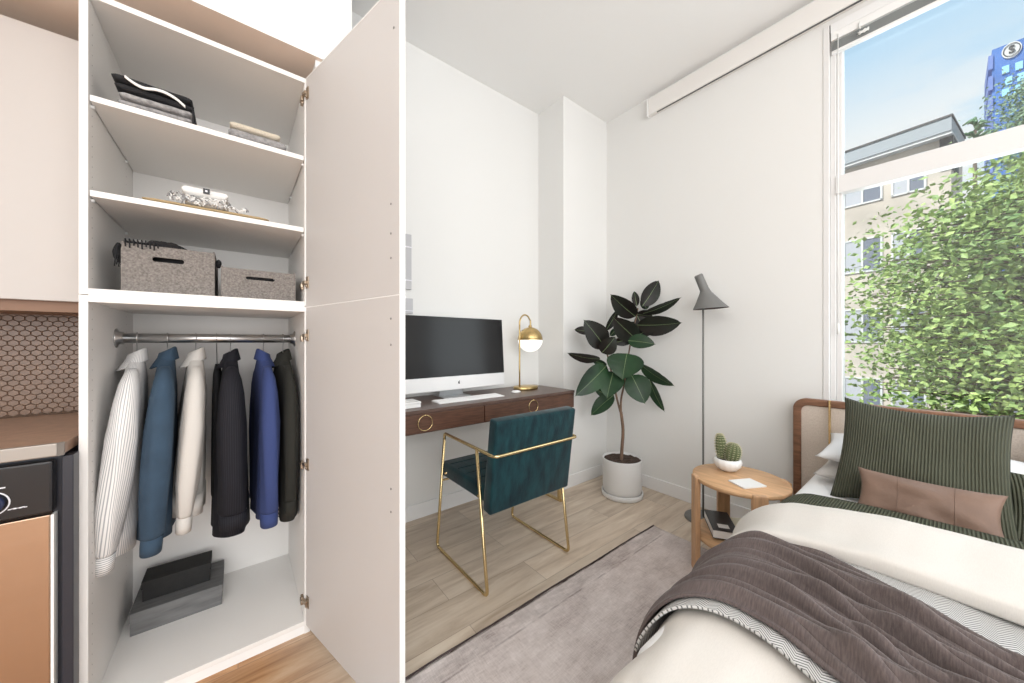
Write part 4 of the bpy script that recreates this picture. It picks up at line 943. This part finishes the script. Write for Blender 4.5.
# cactus
cxx, cyy = 2.098, .752
t = empty('potted_cactus', (cxx, cyy, ZT2), 'small two-lobed cactus in a white grooved bowl on the side table', 'cactus')
b = B(); rs = []
for r, z in ((.0001, .001), (.032, .001), (.046, .009), (.064, .031), (.068, .048), (.064, .062), (.058, .067), (.053, .065), (.051, .053), (.0001, .053)):
    rs.append([Vector((cxx + r * (1 + (.03 * sin(14 * a + z * 120) if .005 < z < .05 and r > .03 else 0)) * cos(a), cyy + r * (1 + (.03 * sin(14 * a + z * 120) if .005 < z < .05 and r > .03 else 0)) * sin(a), ZT2 + z)) for a in [2 * pi * k / 84 for k in range(84)]])
b.rings(rs, caps=False).go('bowl', 'plastic', t, smooth=True)
B().lathe([(.0001, 0), (.052, 0)], (cxx, cyy, ZT2 + .057), 32, caps=False).go('soil', 'soil', t)
def lobe(name, c, r, h, tilt):
    q = tilt.to_track_quat('Z', 'Y').to_matrix(); rs = []; b = B(); sp = B()
    for i in range(15):
        ph = pi * i / 14; R0 = sin(ph) ** .8 * r if 0 < i < 14 else .0005; z = h / 2 * (1 - cos(ph))
        rs.append([Vector(c) + q @ Vector((R0 * (1 + .10 * cos(13 * a)) * cos(a), R0 * (1 + .10 * cos(13 * a)) * sin(a), z)) for a in [2 * pi * k / 78 for k in range(78)]])
        if 0 < i < 14:
            for k in range(13):
                a = 2 * pi * k / 13; p = Vector(c) + q @ Vector((R0 * 1.12 * cos(a), R0 * 1.12 * sin(a), z)); d = q @ Vector((cos(a), sin(a), .3))
                for e in (-1, 0, 1): sp.tube([p, p + (d + (q @ Vector((-sin(a), cos(a), 0))) * e * .8) * .006], .0011, 4)
    o = b.rings(rs).go(name, 'cactus', t, smooth=True); sp.go('spines', 'spine', o)
lobe('cactus_lobe', (cxx + .004, cyy + .026, ZT2 + .048), .024, .145, Vector((-.08, .07, 1)))
lobe('cactus_lobe', (cxx + .002, cyy - .016, ZT2 + .048), .035, .104, Vector((.10, -.12, 1)))
# card on the table
b = B(); zc = ZT2 + .0006
cc = Vector((1.965, .617, 0)); R = Matrix.Rotation(radians(-28), 3, 'Z')
def card_box(z0, z1, w, d, off=0): return cc + Vector((0, 0, z0)) + R @ Vector((0, 0, 0)) - Vector((w / 2, d / 2, 0)), cc + Vector((0, 0, z1)) + Vector((w / 2, d / 2, 0))
t = empty('notepad', (1.95, .625, ZT2), 'small white pad lying on the side table in front of the cactus', 'notepad')
a, b_ = card_box(zc, zc + .005, .125, .095); B().box(a, b_, rot=R, bev=.0005).go('pages', 'paper', t)
a, b_ = card_box(zc + .0052, zc + .0065, .127, .097); B().box(a, b_, rot=R, bev=.0004).go('cover', 'paper', t)
# magazine and black book on the lower shelf
def book(name, label, c, w, d, h, ang, cover, pages, z0, cat, spine=None):
    t = empty(name, (c[0], c[1], z0), label, cat); R = Matrix.Rotation(radians(ang), 3, 'Z'); c = Vector((c[0], c[1], z0))
    def rbx(a, b_, m, nm, bev=.0006):
        a = Vector(a); b_ = Vector(b_); cc = c + R @ ((a + b_) / 2); hh = (b_ - a) / 2; return B().box(cc - hh, cc + hh, rot=R, bev=bev).go(nm, m, t)
    th = .002
    rbx((-w / 2 + .002, -d / 2 + .003, th), (w / 2 - .003, d / 2 - .003, h - th), pages, 'pages')
    rbx((-w / 2, -d / 2, 0), (w / 2, d / 2, th), cover, 'back_cover'); rbx((-w / 2, -d / 2, h - th), (w / 2, d / 2, h), cover, 'front_cover')
    return t, rbx
book('magazine', 'pale yellow magazine under the black book on the lower shelf of the side table', (2.112, .690), .20, .22, .012, 40, 'mag', 'page', .196, 'magazine')
t, rbx = book('book', 'thick black book with white page edges on the lower shelf of the side table', (2.005, .752), .115, .225, .042, -57, 'ink', 'paper', .2085, 'book')
rbx((-.025, -.08, .042), (.025, -.04, .0426), 'paper', 'label_patch', bev=0)

# ================================================================== BED
BY0, BY1, BXH, BXF = -.53, .47, 2.50, .60
t = bed = empty('bed', (1.55, -.03, 0), 'bed with a padded headboard in a rounded brown wood frame under the window', 'bed')
# headboard: rounded wooden frame, one closed loop, padded inside
def rrect(y0, y1, z0, z1, r, n=8, top_only=True):
    P = []
    P += [(y0, z0)]; P += [(y0 + r - r * cos(a), z1 - r + r * sin(a)) for a in [i * pi / 2 / n for i in range(n + 1)]]
    P += [(y1 - r + r * sin(a), z1 - r + r * cos(a)) for a in [i * pi / 2 / n for i in range(n + 1)]]; P += [(y1, z0)]
    return P
HY0, HY1, HZ = -.63, .57, .872
outp = rrect(HY0, HY1, .20, HZ, .062); inp = rrect(HY0 + .038, HY1 - .038, .20, HZ - .038, .034)
x0, x1 = 2.555, 2.600
rs = [[Vector((x0, oy, oz)), Vector((x1, oy, oz)), Vector((x1, iy, iz)), Vector((x0, iy, iz))] for (oy, oz), (iy, iz) in zip(outp, inp)]
o = B().rings(rs).go('headboard_frame', 'hb_wood', t); m = o.modifiers.new('bev', 'BEVEL'); m.width = .008; m.segments = 3; m.limit_method = 'ANGLE'
def pad(u, v):
    y = HY0 + .036 + (HY1 - HY0 - .072) * u; z = .25 + (HZ - .036 - .25) * v; e = min(u * (HY1 - HY0), (1 - u) * (HY1 - HY0), (1 - v) * .6) / .03
    # keep the pad inside the rounded corner
    return Vector((2.560 - .012 * min(1, max(0, e)) ** .5 + .012, y, z))
hp = B(); hp.prism([Vector((2.566, y, z)) for y, z in rrect(HY0 + .037, HY1 - .037, .25, HZ - .037, .034)], (.03, 0, 0)); hp.go('headboard_panel', mat('oatmeal_fabric', (0.72, 0.63, 0.55), .95, col2=(0.60, 0.515, 0.445), vscale=190, bump=.5, bscale=90), t)
tag(B().box((2.545, .402, .45), (2.556, .412, HZ + .004), bev=.002).go('brass_strap', 'brass', t), 'thin vertical brass rod')
for y in (HY0 + .02, HY1 - .02): B().box((x0, y - .019, 0.009), (x1, y + .019, .22), bev=.004).go('leg', 'hb_wood', t)
for x, y in ((.72, BY0 + .06), (.72, BY1 - .12)): B().lathe([(0, 0), (.02, 0), (.026, .14), (0, .14)], (x, y, .009), 20).go('leg', 'hb_wood', t)
B().box((.66, BY0 + .02, .145), (2.55, BY1 - .04, .26), bev=.006).go('bed_base', 'hb_wood', t)
o = B().box((.66, BY0 + .01, .261), (2.54, BY1 - .035, .540), bev=.05, seg=4).go('mattress', 'sheet', smooth=True); tag(o, 'mattress in a smooth white fitted sheet, bare near the pillows', 'mattress')

# surface over the bed on which every cloth lies: flat top, rounded over the sides and foot
XE, YE, RR, Z0 = .625, .335, .120, .560
def outd(r, R=RR):
    if r <= 0: return 0, 0
    q = R * pi / 2
    if r < q: a = r / R; return R * sin(a), R * (1 - cos(a))
    return R + (r - q) * .04, R + (r - q)
def bed_s(a, b_, off=0.0):
    """a: metres along the bed (X), b_: metres across (Y); both run on over the edges"""
    p = max(0, XE - a); q = max(0, b_ - YE); q2 = max(0, (-.47) - b_)
    r = math.hypot(p, max(q, q2)); o_, d_ = outd(r); s = (o_ / r) if r > 1e-6 else 0
    x = max(a, XE) - p * s; y = min(max(b_, -.47), YE) + q * s - q2 * s
    # crown
    cr_ = .036 * max(0, 1 - ((b_ + .10) / .58) ** 2) * min(1, max(0, (a - XE + .18) / .4))
    nx, ny, nz_ = (-p * s, q * s - q2 * s, 0.0)
    k = min(1.0, d_ / RR) if r > 0 else 0
    nrm = Vector((-p / r * k, (q - q2) / r * k, 1 - k * .98)).normalized() if r > 1e-6 else Vector((0, 0, 1))
    return Vector((x, y, Z0 + cr_ - d_)) + nrm * off, nrm
def wr(a, b_, sc=1.0):
    return noise.noise(Vector((a * 3.2, b_ * 5.5, 1.3))) * .012 * sc + noise.noise(Vector((a * 9, b_ * 14, 4.1))) * .004 * sc
def duv(u, v):
    a = .28 + (1.76 - .28) * u; b_ = -.70 + (.76 + .70) * v
    p = max(0, XE - a); q = max(0, b_ - YE); hang = min(1, math.hypot(p, q) / .2)
    f = wr(a, b_, 1.0) + .010 * hang * sin((a if q > p else b_) * 26 + noise.noise(Vector((a * 2, b_ * 2, 0))) * 4) * (1 if max(p, q) > 0.05 else 0)
    P, n = bed_s(a, b_, f); P.z = max(P.z, .03); return P
o = B().grid(duv, 120, 120, uvf=lambda u, v: (u * 1.5, v * 1.5)).go('duvet', 'duvet'); mods(o, solid=.012, offset=-1, sub=1)
for p in o.data.polygons: p.use_smooth = True
tag(o, 'cream linen duvet covering the bed with its top end folded back', 'duvet')
# folded-back end of the duvet: a thick rounded roll across the bed
def fold(u, v):
    b_ = -.72 + (.66 + .72) * v; b_e = b_
    ang = u * 2 * pi
    foot = 1.245 + .02 * noise.noise(Vector((b_ * 2, 0, 0))) ; head = 1.59 + .16 * max(0, min(.35, .1 - b_)) + .02 * noise.noise(Vector((b_ * 2, 5, 0)))
    cx = (foot + head) / 2; hw = (head - foot) / 2
    ca_, sa_ = cos(ang), sin(ang)
    a = cx + hw * math.copysign(abs(ca_) ** (.55 if ca_ < 0 else .8), ca_)
    th = .068 - .038 * max(0, min(1, (b_ - .10) / .35))
    h = th * (.5 + .5 * math.copysign(abs(sa_) ** (.5 if ca_ < 0 else .8), sa_))
    h += (.014 * sin((a - .06 * b_) * 21 + 2.2 + noise.noise(Vector((b_ * 2, a * 3, 0)))) * max(0, sa_) * (1 if b_ < 2 else 0)) + wr(a + 3, b_, .6) * max(0, sa_)
    P, n = bed_s(a, b_, .014 + max(0, h)); return P
b = B(); NV = 90; NU = 48
b.rings([[fold(j / NU, i / NV) for j in range(NU)] for i in range(NV + 1)])
fo = b.go('folded_end', 'duvet', o, smooth=True)
# olive coverlet strip peeping out above the fold
def cov(u, v):
    a = 1.58 + .25 * u; b_ = -.66 + (.60 + .66) * v; P, n = bed_s(a, b_, .006 + .006 * sin(u * pi) + wr(a + 7, b_, .2)); P.z -= .010; return P
o = B().grid(cov, 8, 60, uvf=lambda u, v: (u * .14, v * 1.3)).go('ribbed_coverlet', 'green2', smooth=True); mods(o, solid=.010, offset=1); tag(o, 'strip of olive green ribbed coverlet showing above the folded duvet', 'coverlet')
# herringbone blanket across the bed
def lerp_tab(tab, x):
    for (x0_, y0_), (x1_, y1_) in zip(tab, tab[1:]):
        if x0_ <= x <= x1_: return y0_ + (y1_ - y0_) * (x - x0_) / (x1_ - x0_)
    return tab[0][1] if x < tab[0][0] else tab[-1][1]
def sm_tab(tab, x): return sum(lerp_tab(tab, x + d) for d in (-.08, -.04, 0, .04, .08)) / 5
FOOT = [(-.75, .66), (-.3, .69), (0.0, .76), (.16, .83), (.25, .865), (.33, .865), (.40, .84), (.47, .80), (.56, .77), (.8, .78)]
HEAD = [(-.75, .95), (-.3, 1.01), (-.05, 1.12), (.10, 1.19), (.20, 1.25), (.30, 1.30), (.37, 1.30), (.45, 1.25), (.56, 1.18), (.8, 1.12)]
def blank(u, v):
    b_ = -.72 + (.52 + .72) * v; a0 = sm_tab(FOOT, b_) - .028; a1 = 1.275
    a = a0 + (a1 - a0) * u; P, n = bed_s(a, b_, .017 + wr(a, b_, 1.0) + .002); return P
o = B().grid(blank, 50, 90, uvf=lambda u, v: (v * 1.24, u * .62)).go('herringbone_blanket', 'herring', smooth=True); mods(o, solid=.006, offset=1); tag(o, 'grey and white herringbone blanket lying under the dark throw', 'blanket')
# dark throw with folds running along its length
def thr(u, v):
    b_ = -.72 + (.70 + .72) * v; a0 = sm_tab(FOOT, b_); a1 = sm_tab(HEAD, b_); a = a0 + (a1 - a0) * u
    w = u * 1.0
    s1 = sin(w * 15.0 + b_ * 5.0 + 1.3 * noise.noise(Vector((b_ * 2.2, w * 2, 0)))); s2 = sin(w * 29 - b_ * 7.0 + 2.0 * noise.noise(Vector((b_ * 3, w * 3, 7)))); s3 = noise.noise(Vector((b_ * 5, w * 9, 3)))
    damp = .35 + .65 * min(1, max(0, (.42 - b_) / .3))
    ridge = (.026 * max(0, 1 - 1.35 * abs(s1)) ** 1.1 + .018 * max(0, 1 - 1.6 * abs(s2)) - .010 * max(0, s1 * s2) + .010 * s3 + .022 * noise.noise(Vector((b_ * 1.8, w * 3.4, 11)))) * damp * min(1, 12 * u, 12 * (1 - u))
    P, n = bed_s(a, b_, .030 + ridge + wr(a, b_, 1.0)); P.z = max(P.z, .06); return P
o = B().grid(thr, 110, 150, uvf=lambda u, v: (u * .5, v * 1.4)).go('throw_blanket', 'throw', smooth=True); mods(o, solid=.008, offset=1, sub=1); tag(o, 'dark mauve-brown throw draped in loose folds diagonally across the foot of the bed', 'throw')

# ------------------------------------------------------------------ pillows
def pillow(name, label, m, c, w, h, th, tilt, yaw=0.0, roll=0.0, pinch=.07, seed=0, cat='pillow', group=None, puff=.45, seams=None, pv=None):
    R = Matrix.Rotation(yaw, 3, 'Z') @ Matrix.Rotation(tilt, 3, 'Y') @ Matrix.Rotation(roll, 3, 'X'); c = Vector(c)
    n1, n2 = 44, 30
    def f(u, v, s):
        U = u * 2 - 1; V = v * 2 - 1
        y = w / 2 * U * (1 - pinch * (1 - V * V) * abs(U)); z = h / 2 * V * (1 - (pv or pinch * 1.2) * (1 - U * U) * abs(V))
        t_ = th / 2 * (max(0, (1 - U ** 2)) * max(0, (1 - V ** 2))) ** puff
        t_ *= 1 + .18 * noise.noise(Vector((U * 2 + seed, V * 2, s)))
        return c + R @ Vector((-s * t_ + .010 * noise.noise(Vector((U * 1.5, V * 1.5, seed))), y, z + h / 2))
    b = B(); uvf = lambda u, v: (u * w, v * h)
    b.grid(lambda u, v: f(u, v, 1), n1, n2, uvf=uvf); b.grid(lambda u, v: f(1 - u, v, -1), n1, n2, uvf=lambda u, v: ((1 - u) * w, v * h))
    o = b.go(name, m, smooth=True, merge=True); tag(o, label, cat, group)
    if seams:
        b = B()
        for su in seams: b.tube([f(su, j / 24, 1) + R @ Vector((-.0004, 0, 0)) for j in range(1, 24)], .0012, 5)
        b.go('seam', m, o, smooth=True)
    return o
MT = .542
pillow('sleeping_pillow', 'grey linen pillow on the mattress, lower corner left of the green sham', 'linen_pillow', (2.13, .080, MT + .035), .64, .38, .10, radians(84), seed=1, group='pillows behind the green sham')
pillow('sleeping_pillow', 'bright white pillow, upper corner sticking out left of the green sham', 'sheet', (2.17, .080, MT + .110), .64, .36, .10, radians(82), seed=2, group='pillows behind the green sham')
pillow('sleeping_pillow', 'linen pillow at the right edge of the photo behind the green shams', 'linen_pillow', (2.30, -.44, MT + .01), .44, .36, .13, radians(26), seed=3, group='pillows behind the green sham')
pillow('green_sham', 'second olive green ribbed sham, only its lower right corner showing behind the first', 'green', (2.02, -.375, MT - .01), .54, .25, .10, radians(36), seed=4, pinch=.04)
pillow('green_sham', 'large olive green ribbed sham leaning against the headboard', 'green', (1.985, .086, MT - .012), .465, .495, .13, radians(36), seed=5, pinch=.07, roll=radians(1), pv=.17)
pillow('lumbar_cushion', 'long brown leather lumbar cushion in three panels in front of the green sham', 'leather', (1.872, .055, MT + .004), .352, .178, .09, radians(34), seed=6, pinch=.10, cat='cushion', roll=radians(0), seams=(.30, .68))

# ================================================================== OUTSIDE
struct(B().box((3.2, -60, -7.2), (140, 60, -7.0)).go('ground', 'asphalt'))
# neighbouring apartment block
A0 = Vector((19.35, -.05, 0)); ux = Vector((.35, 2.85, 0)).normalized(); uz = Vector((0, 0, 1)); un = Vector((ux.y, -ux.x, 0))   # un points away from us
t = empty('apartment_building', (19.35, -.05, -7.0), 'beige stucco apartment block with a flat roof beyond the tree', 'building')
RB = Matrix((ux, un, uz)).transposed()
def bbx(bb, s0, s1, n0, n1, z0, z1, mi=0, bev=0):
    c = A0 + ux * ((s0 + s1) / 2) + un * ((n0 + n1) / 2) + uz * ((z0 + z1) / 2); d = Vector((s1 - s0, n1 - n0, z1 - z0)) / 2; bb.box(c - d, c + d, rot=RB, mi=mi, bev=bev)
b = B(); bbx(b, 0, 14, 0, 2.2, -7.0, 8.40); b.go('wall', 'stucco', t)
b = B(); bbx(b, -.05, 14.1, -.30, 2.25, 8.30, 8.40, 0); r_f = B(); bbx(r_f, -.05, 14.1, -.35, 2.25, 8.40, 8.86, 0); bbx(r_f, -.08, 14.1, -.38, 2.25, 8.86, 8.93, 1); b.go('eave', 'fascia_w', t); r_f.go('roof', ['fascia', 'dark_edge'], t)
b = B(); bbx(b, -.05, .25, -.06, 1.0, 7.2, 8.35); b.go('corner_post', 'dark_edge', t)
for z0 in (6.69, 3.96, 1.15, -1.6):
    for s0, s1 in ((1.65, 2.78), (.55, 1.42), (3.6, 4.7), (5.6, 6.7)):
        b = B(); z1 = z0 + 1.36
        for q in (s0, (s0 + s1) / 2 - .03, s1 - .06): bbx(b, q, q + .06, -.05, .02, z0, z1)
        bbx(b, s0, s1, -.05, .02, z0, z0 + .06); bbx(b, s0, s1, -.05, .02, z1 - .06, z1)
        w_ = b.go('window', 'fascia_w', t)
        b = B(); bbx(b, s0 + .05, (s0 + s1) / 2, -.02, -.005, z0 + .05, z1 - .05, 0); bbx(b, (s0 + s1) / 2, s1 - .05, -.02, -.005, z0 + .05, z1 - .05, 1); b.go('pane', ['out_glass', 'curtain'], w_)
# blue tower far off
TXc = 120.0; L0 = pt(992, 50, X=TXc); ang = radians(10)
t = empty('office_tower', (TXc, L0.y - 8, -7), 'tall blue glass office tower with a white oval logo in the far distance', 'building')
ztop = L0.z
b = B(); b.box((TXc, L0.y - 26, -7), (TXc + 25, L0.y, ztop)); b.go('tower_body', 'tower_blue', t)
b = B()
for k in range(16): b.box((TXc - .4, L0.y - .1, ztop - 4 - k * 4.2), (TXc + 12, L0.y + .45, ztop - 1.2 - k * 4.2))
b.go('side_bays', 'tower_side', t)
for (px, py) in ((1005.5, 70), (1019, 66), (1008.5, 81), (1021, 77), (1005.5, 93), (1018, 89)):
    c = pt(px, py, X=TXc); B().box((TXc - .25, c.y - .42, c.z - .75), (TXc + .1, c.y + .42, c.z + .75)).go('pale_pane', 'tower_win', t)  # pale blue window panes
c = pt(1011.5, 50.5, X=TXc); b = B(); n = 40
b.prism([Vector((TXc - .3, c.y + 1.15 * cos(2 * pi * k / n), c.z + 1.5 * sin(2 * pi * k / n))) for k in range(n)], (.35, 0, 0)); lo = b.go('logo_oval', 'fascia_w', t); lo['label'] = 'white oval logo sign'
b = B(); b.tube([Vector((TXc - .42, c.y + .95 * cos(2 * pi * k / n), c.z + 1.2 * sin(2 * pi * k / n))) for k in range(n)], .06, 6, closed=True); b.go('logo_ring', 'dark_edge', lo)
fc = bpy.data.curves.new('letter', 'FONT'); fc.body = 'S'; fc.size = 2.0; fc.extrude = .12; fc.align_x = 'CENTER'; fc.align_y = 'CENTER'; fc.offset = .03
fo_ = bpy.data.objects.new('letter', fc); C.objects.link(fo_); dg = bpy.context.evaluated_depsgraph_get(); me = bpy.data.meshes.new_from_object(fo_.evaluated_get(dg)); bpy.data.objects.remove(fo_)
me.transform(Matrix.Translation(c + Vector((-.42, 0, 0))) @ Matrix.Rotation(radians(-90), 4, 'Z') @ Matrix.Rotation(radians(90), 4, 'X') @ Matrix.Diagonal((.85, 1, 1, 1))); link('logo_letter', me, 'dark_edge', lo)

# trees
def tree(name, label, base, zt, ells, nleaf, size, lm, seed, group=None, droop=.3):
    rr = random.Random(seed); base = Vector(base); t = empty(name, base, label, 'tree', group)
    b = B(); top = Vector((base.x, base.y, zt)); b.tube([base, base.lerp(top, .5) + Vector((.1, .1, 0)), top], [size * 1.6, size * 1.1, size * .3], 10)
    tips = []
    verts = []; faces = []
    for (c, r, w) in ells:
        c = Vector(c); k = int(nleaf * w)
        nb = max(6, int(k / 160))
        for _ in range(nb):
            d = Vector((rr.gauss(0, 1), rr.gauss(0, 1), rr.gauss(0, .9))).normalized(); e = Vector((c.x + r[0] * d.x * .95, c.y + r[1] * d.y * .95, c.z + r[2] * d.z * .95))
            s = Vector((base.x, base.y, max(base.z + 1.5, min(zt - .3, e.z - .5 * (e - c).length)))); m_ = s.lerp(e, .55) + Vector((0, 0, .25))
            b.tube(smooth_pts([s, m_, e], 3), [size * .28 * (1 - i / 7.5) for i in range(7)], 5)
            n = k // nb
            for i in range(n):
                q = rr.random() ** .65; p = s.lerp(m_, q * 2) if q < .5 else m_.lerp(e, q * 2 - 1)
                sp = .20 + .42 * (1 - abs(q - .6)); p = p + Vector((rr.gauss(0, sp), rr.gauss(0, sp), rr.gauss(0, sp * .55) + .05))
                a = rr.random() * 2 * pi; L = size * rr.uniform(.6, 1.15); out = (p - Vector((base.x, base.y, c.z))); out.z = 0
                ax_ = (Vector((cos(a), sin(a), -droop + rr.gauss(0, .55))) + out.normalized() * .5).normalized(); sd_ = ax_.cross(Vector((rr.gauss(0, .9), rr.gauss(0, .9), .6))).normalized(); nn = sd_.cross(ax_)
                i0 = len(verts); verts.extend([p, p + ax_ * L * .45 + sd_ * L * .30 + nn * L * .07, p + ax_ * L, p + ax_ * L * .45 - sd_ * L * .30 + nn * L * .07]); faces.append((i0, i0 + 1, i0 + 2)); faces.append((i0, i0 + 2, i0 + 3))
    b.go('trunk', 'bark', t)
    me = bpy.data.meshes.new('foliage'); me.from_pydata([tuple(v) for v in verts], [], faces); o = link('foliage', me, lm, t)
    return t
tree('leafy_tree', 'large bright green leafy tree filling most of the lower window', (10.2, -2.6, -7), 4.0,
     [((10.1, -.45, 2.0), (1.4, 1.5, 1.7), .36), ((10.2, -2.3, 2.7), (1.6, 2.1, 1.9), .36), ((10.0, -.9, .3), (1.5, 1.9, 1.5), .34)], 70000, .125, 'tree_leaf', 3)
c = pt(1026, 112, X=26.0)
tree('pale_tree', 'pale hazy green tree in front of the blue tower above the transom', (26, c.y - .6, -7), c.z + .8, [((26, c.y - .7, c.z - .6), (1.0, 1.1, 1.9), 1.0)], 16000, .15, 'tree_pale', 5)
c = pt(975, 133, X=40.0)
t = empty('palm_tree', (40, c.y, -7), 'small dark green treetop beside the blue tower above the transom', 'tree')
B().tube([(40, c.y, -7), (40, c.y, c.z + .2)], [.2, .08], 8).go('trunk', 'bark', t)
b = B(); rr = random.Random(4)
for k in range(26):
    a = 2 * pi * k / 26 * 2.7; z = c.z + .9 - k * .085; L = .45 + k * .045
    p0 = Vector((40, c.y, z)); p1 = p0 + Vector((cos(a) * L * .5, sin(a) * L * .5, .22)); p2 = p0 + Vector((cos(a) * L, sin(a) * L, .05))
    b.tube([p0, p1, p2], [.08, .10, .02], 5)
b.go('foliage', 'conifer', t, smooth=True)
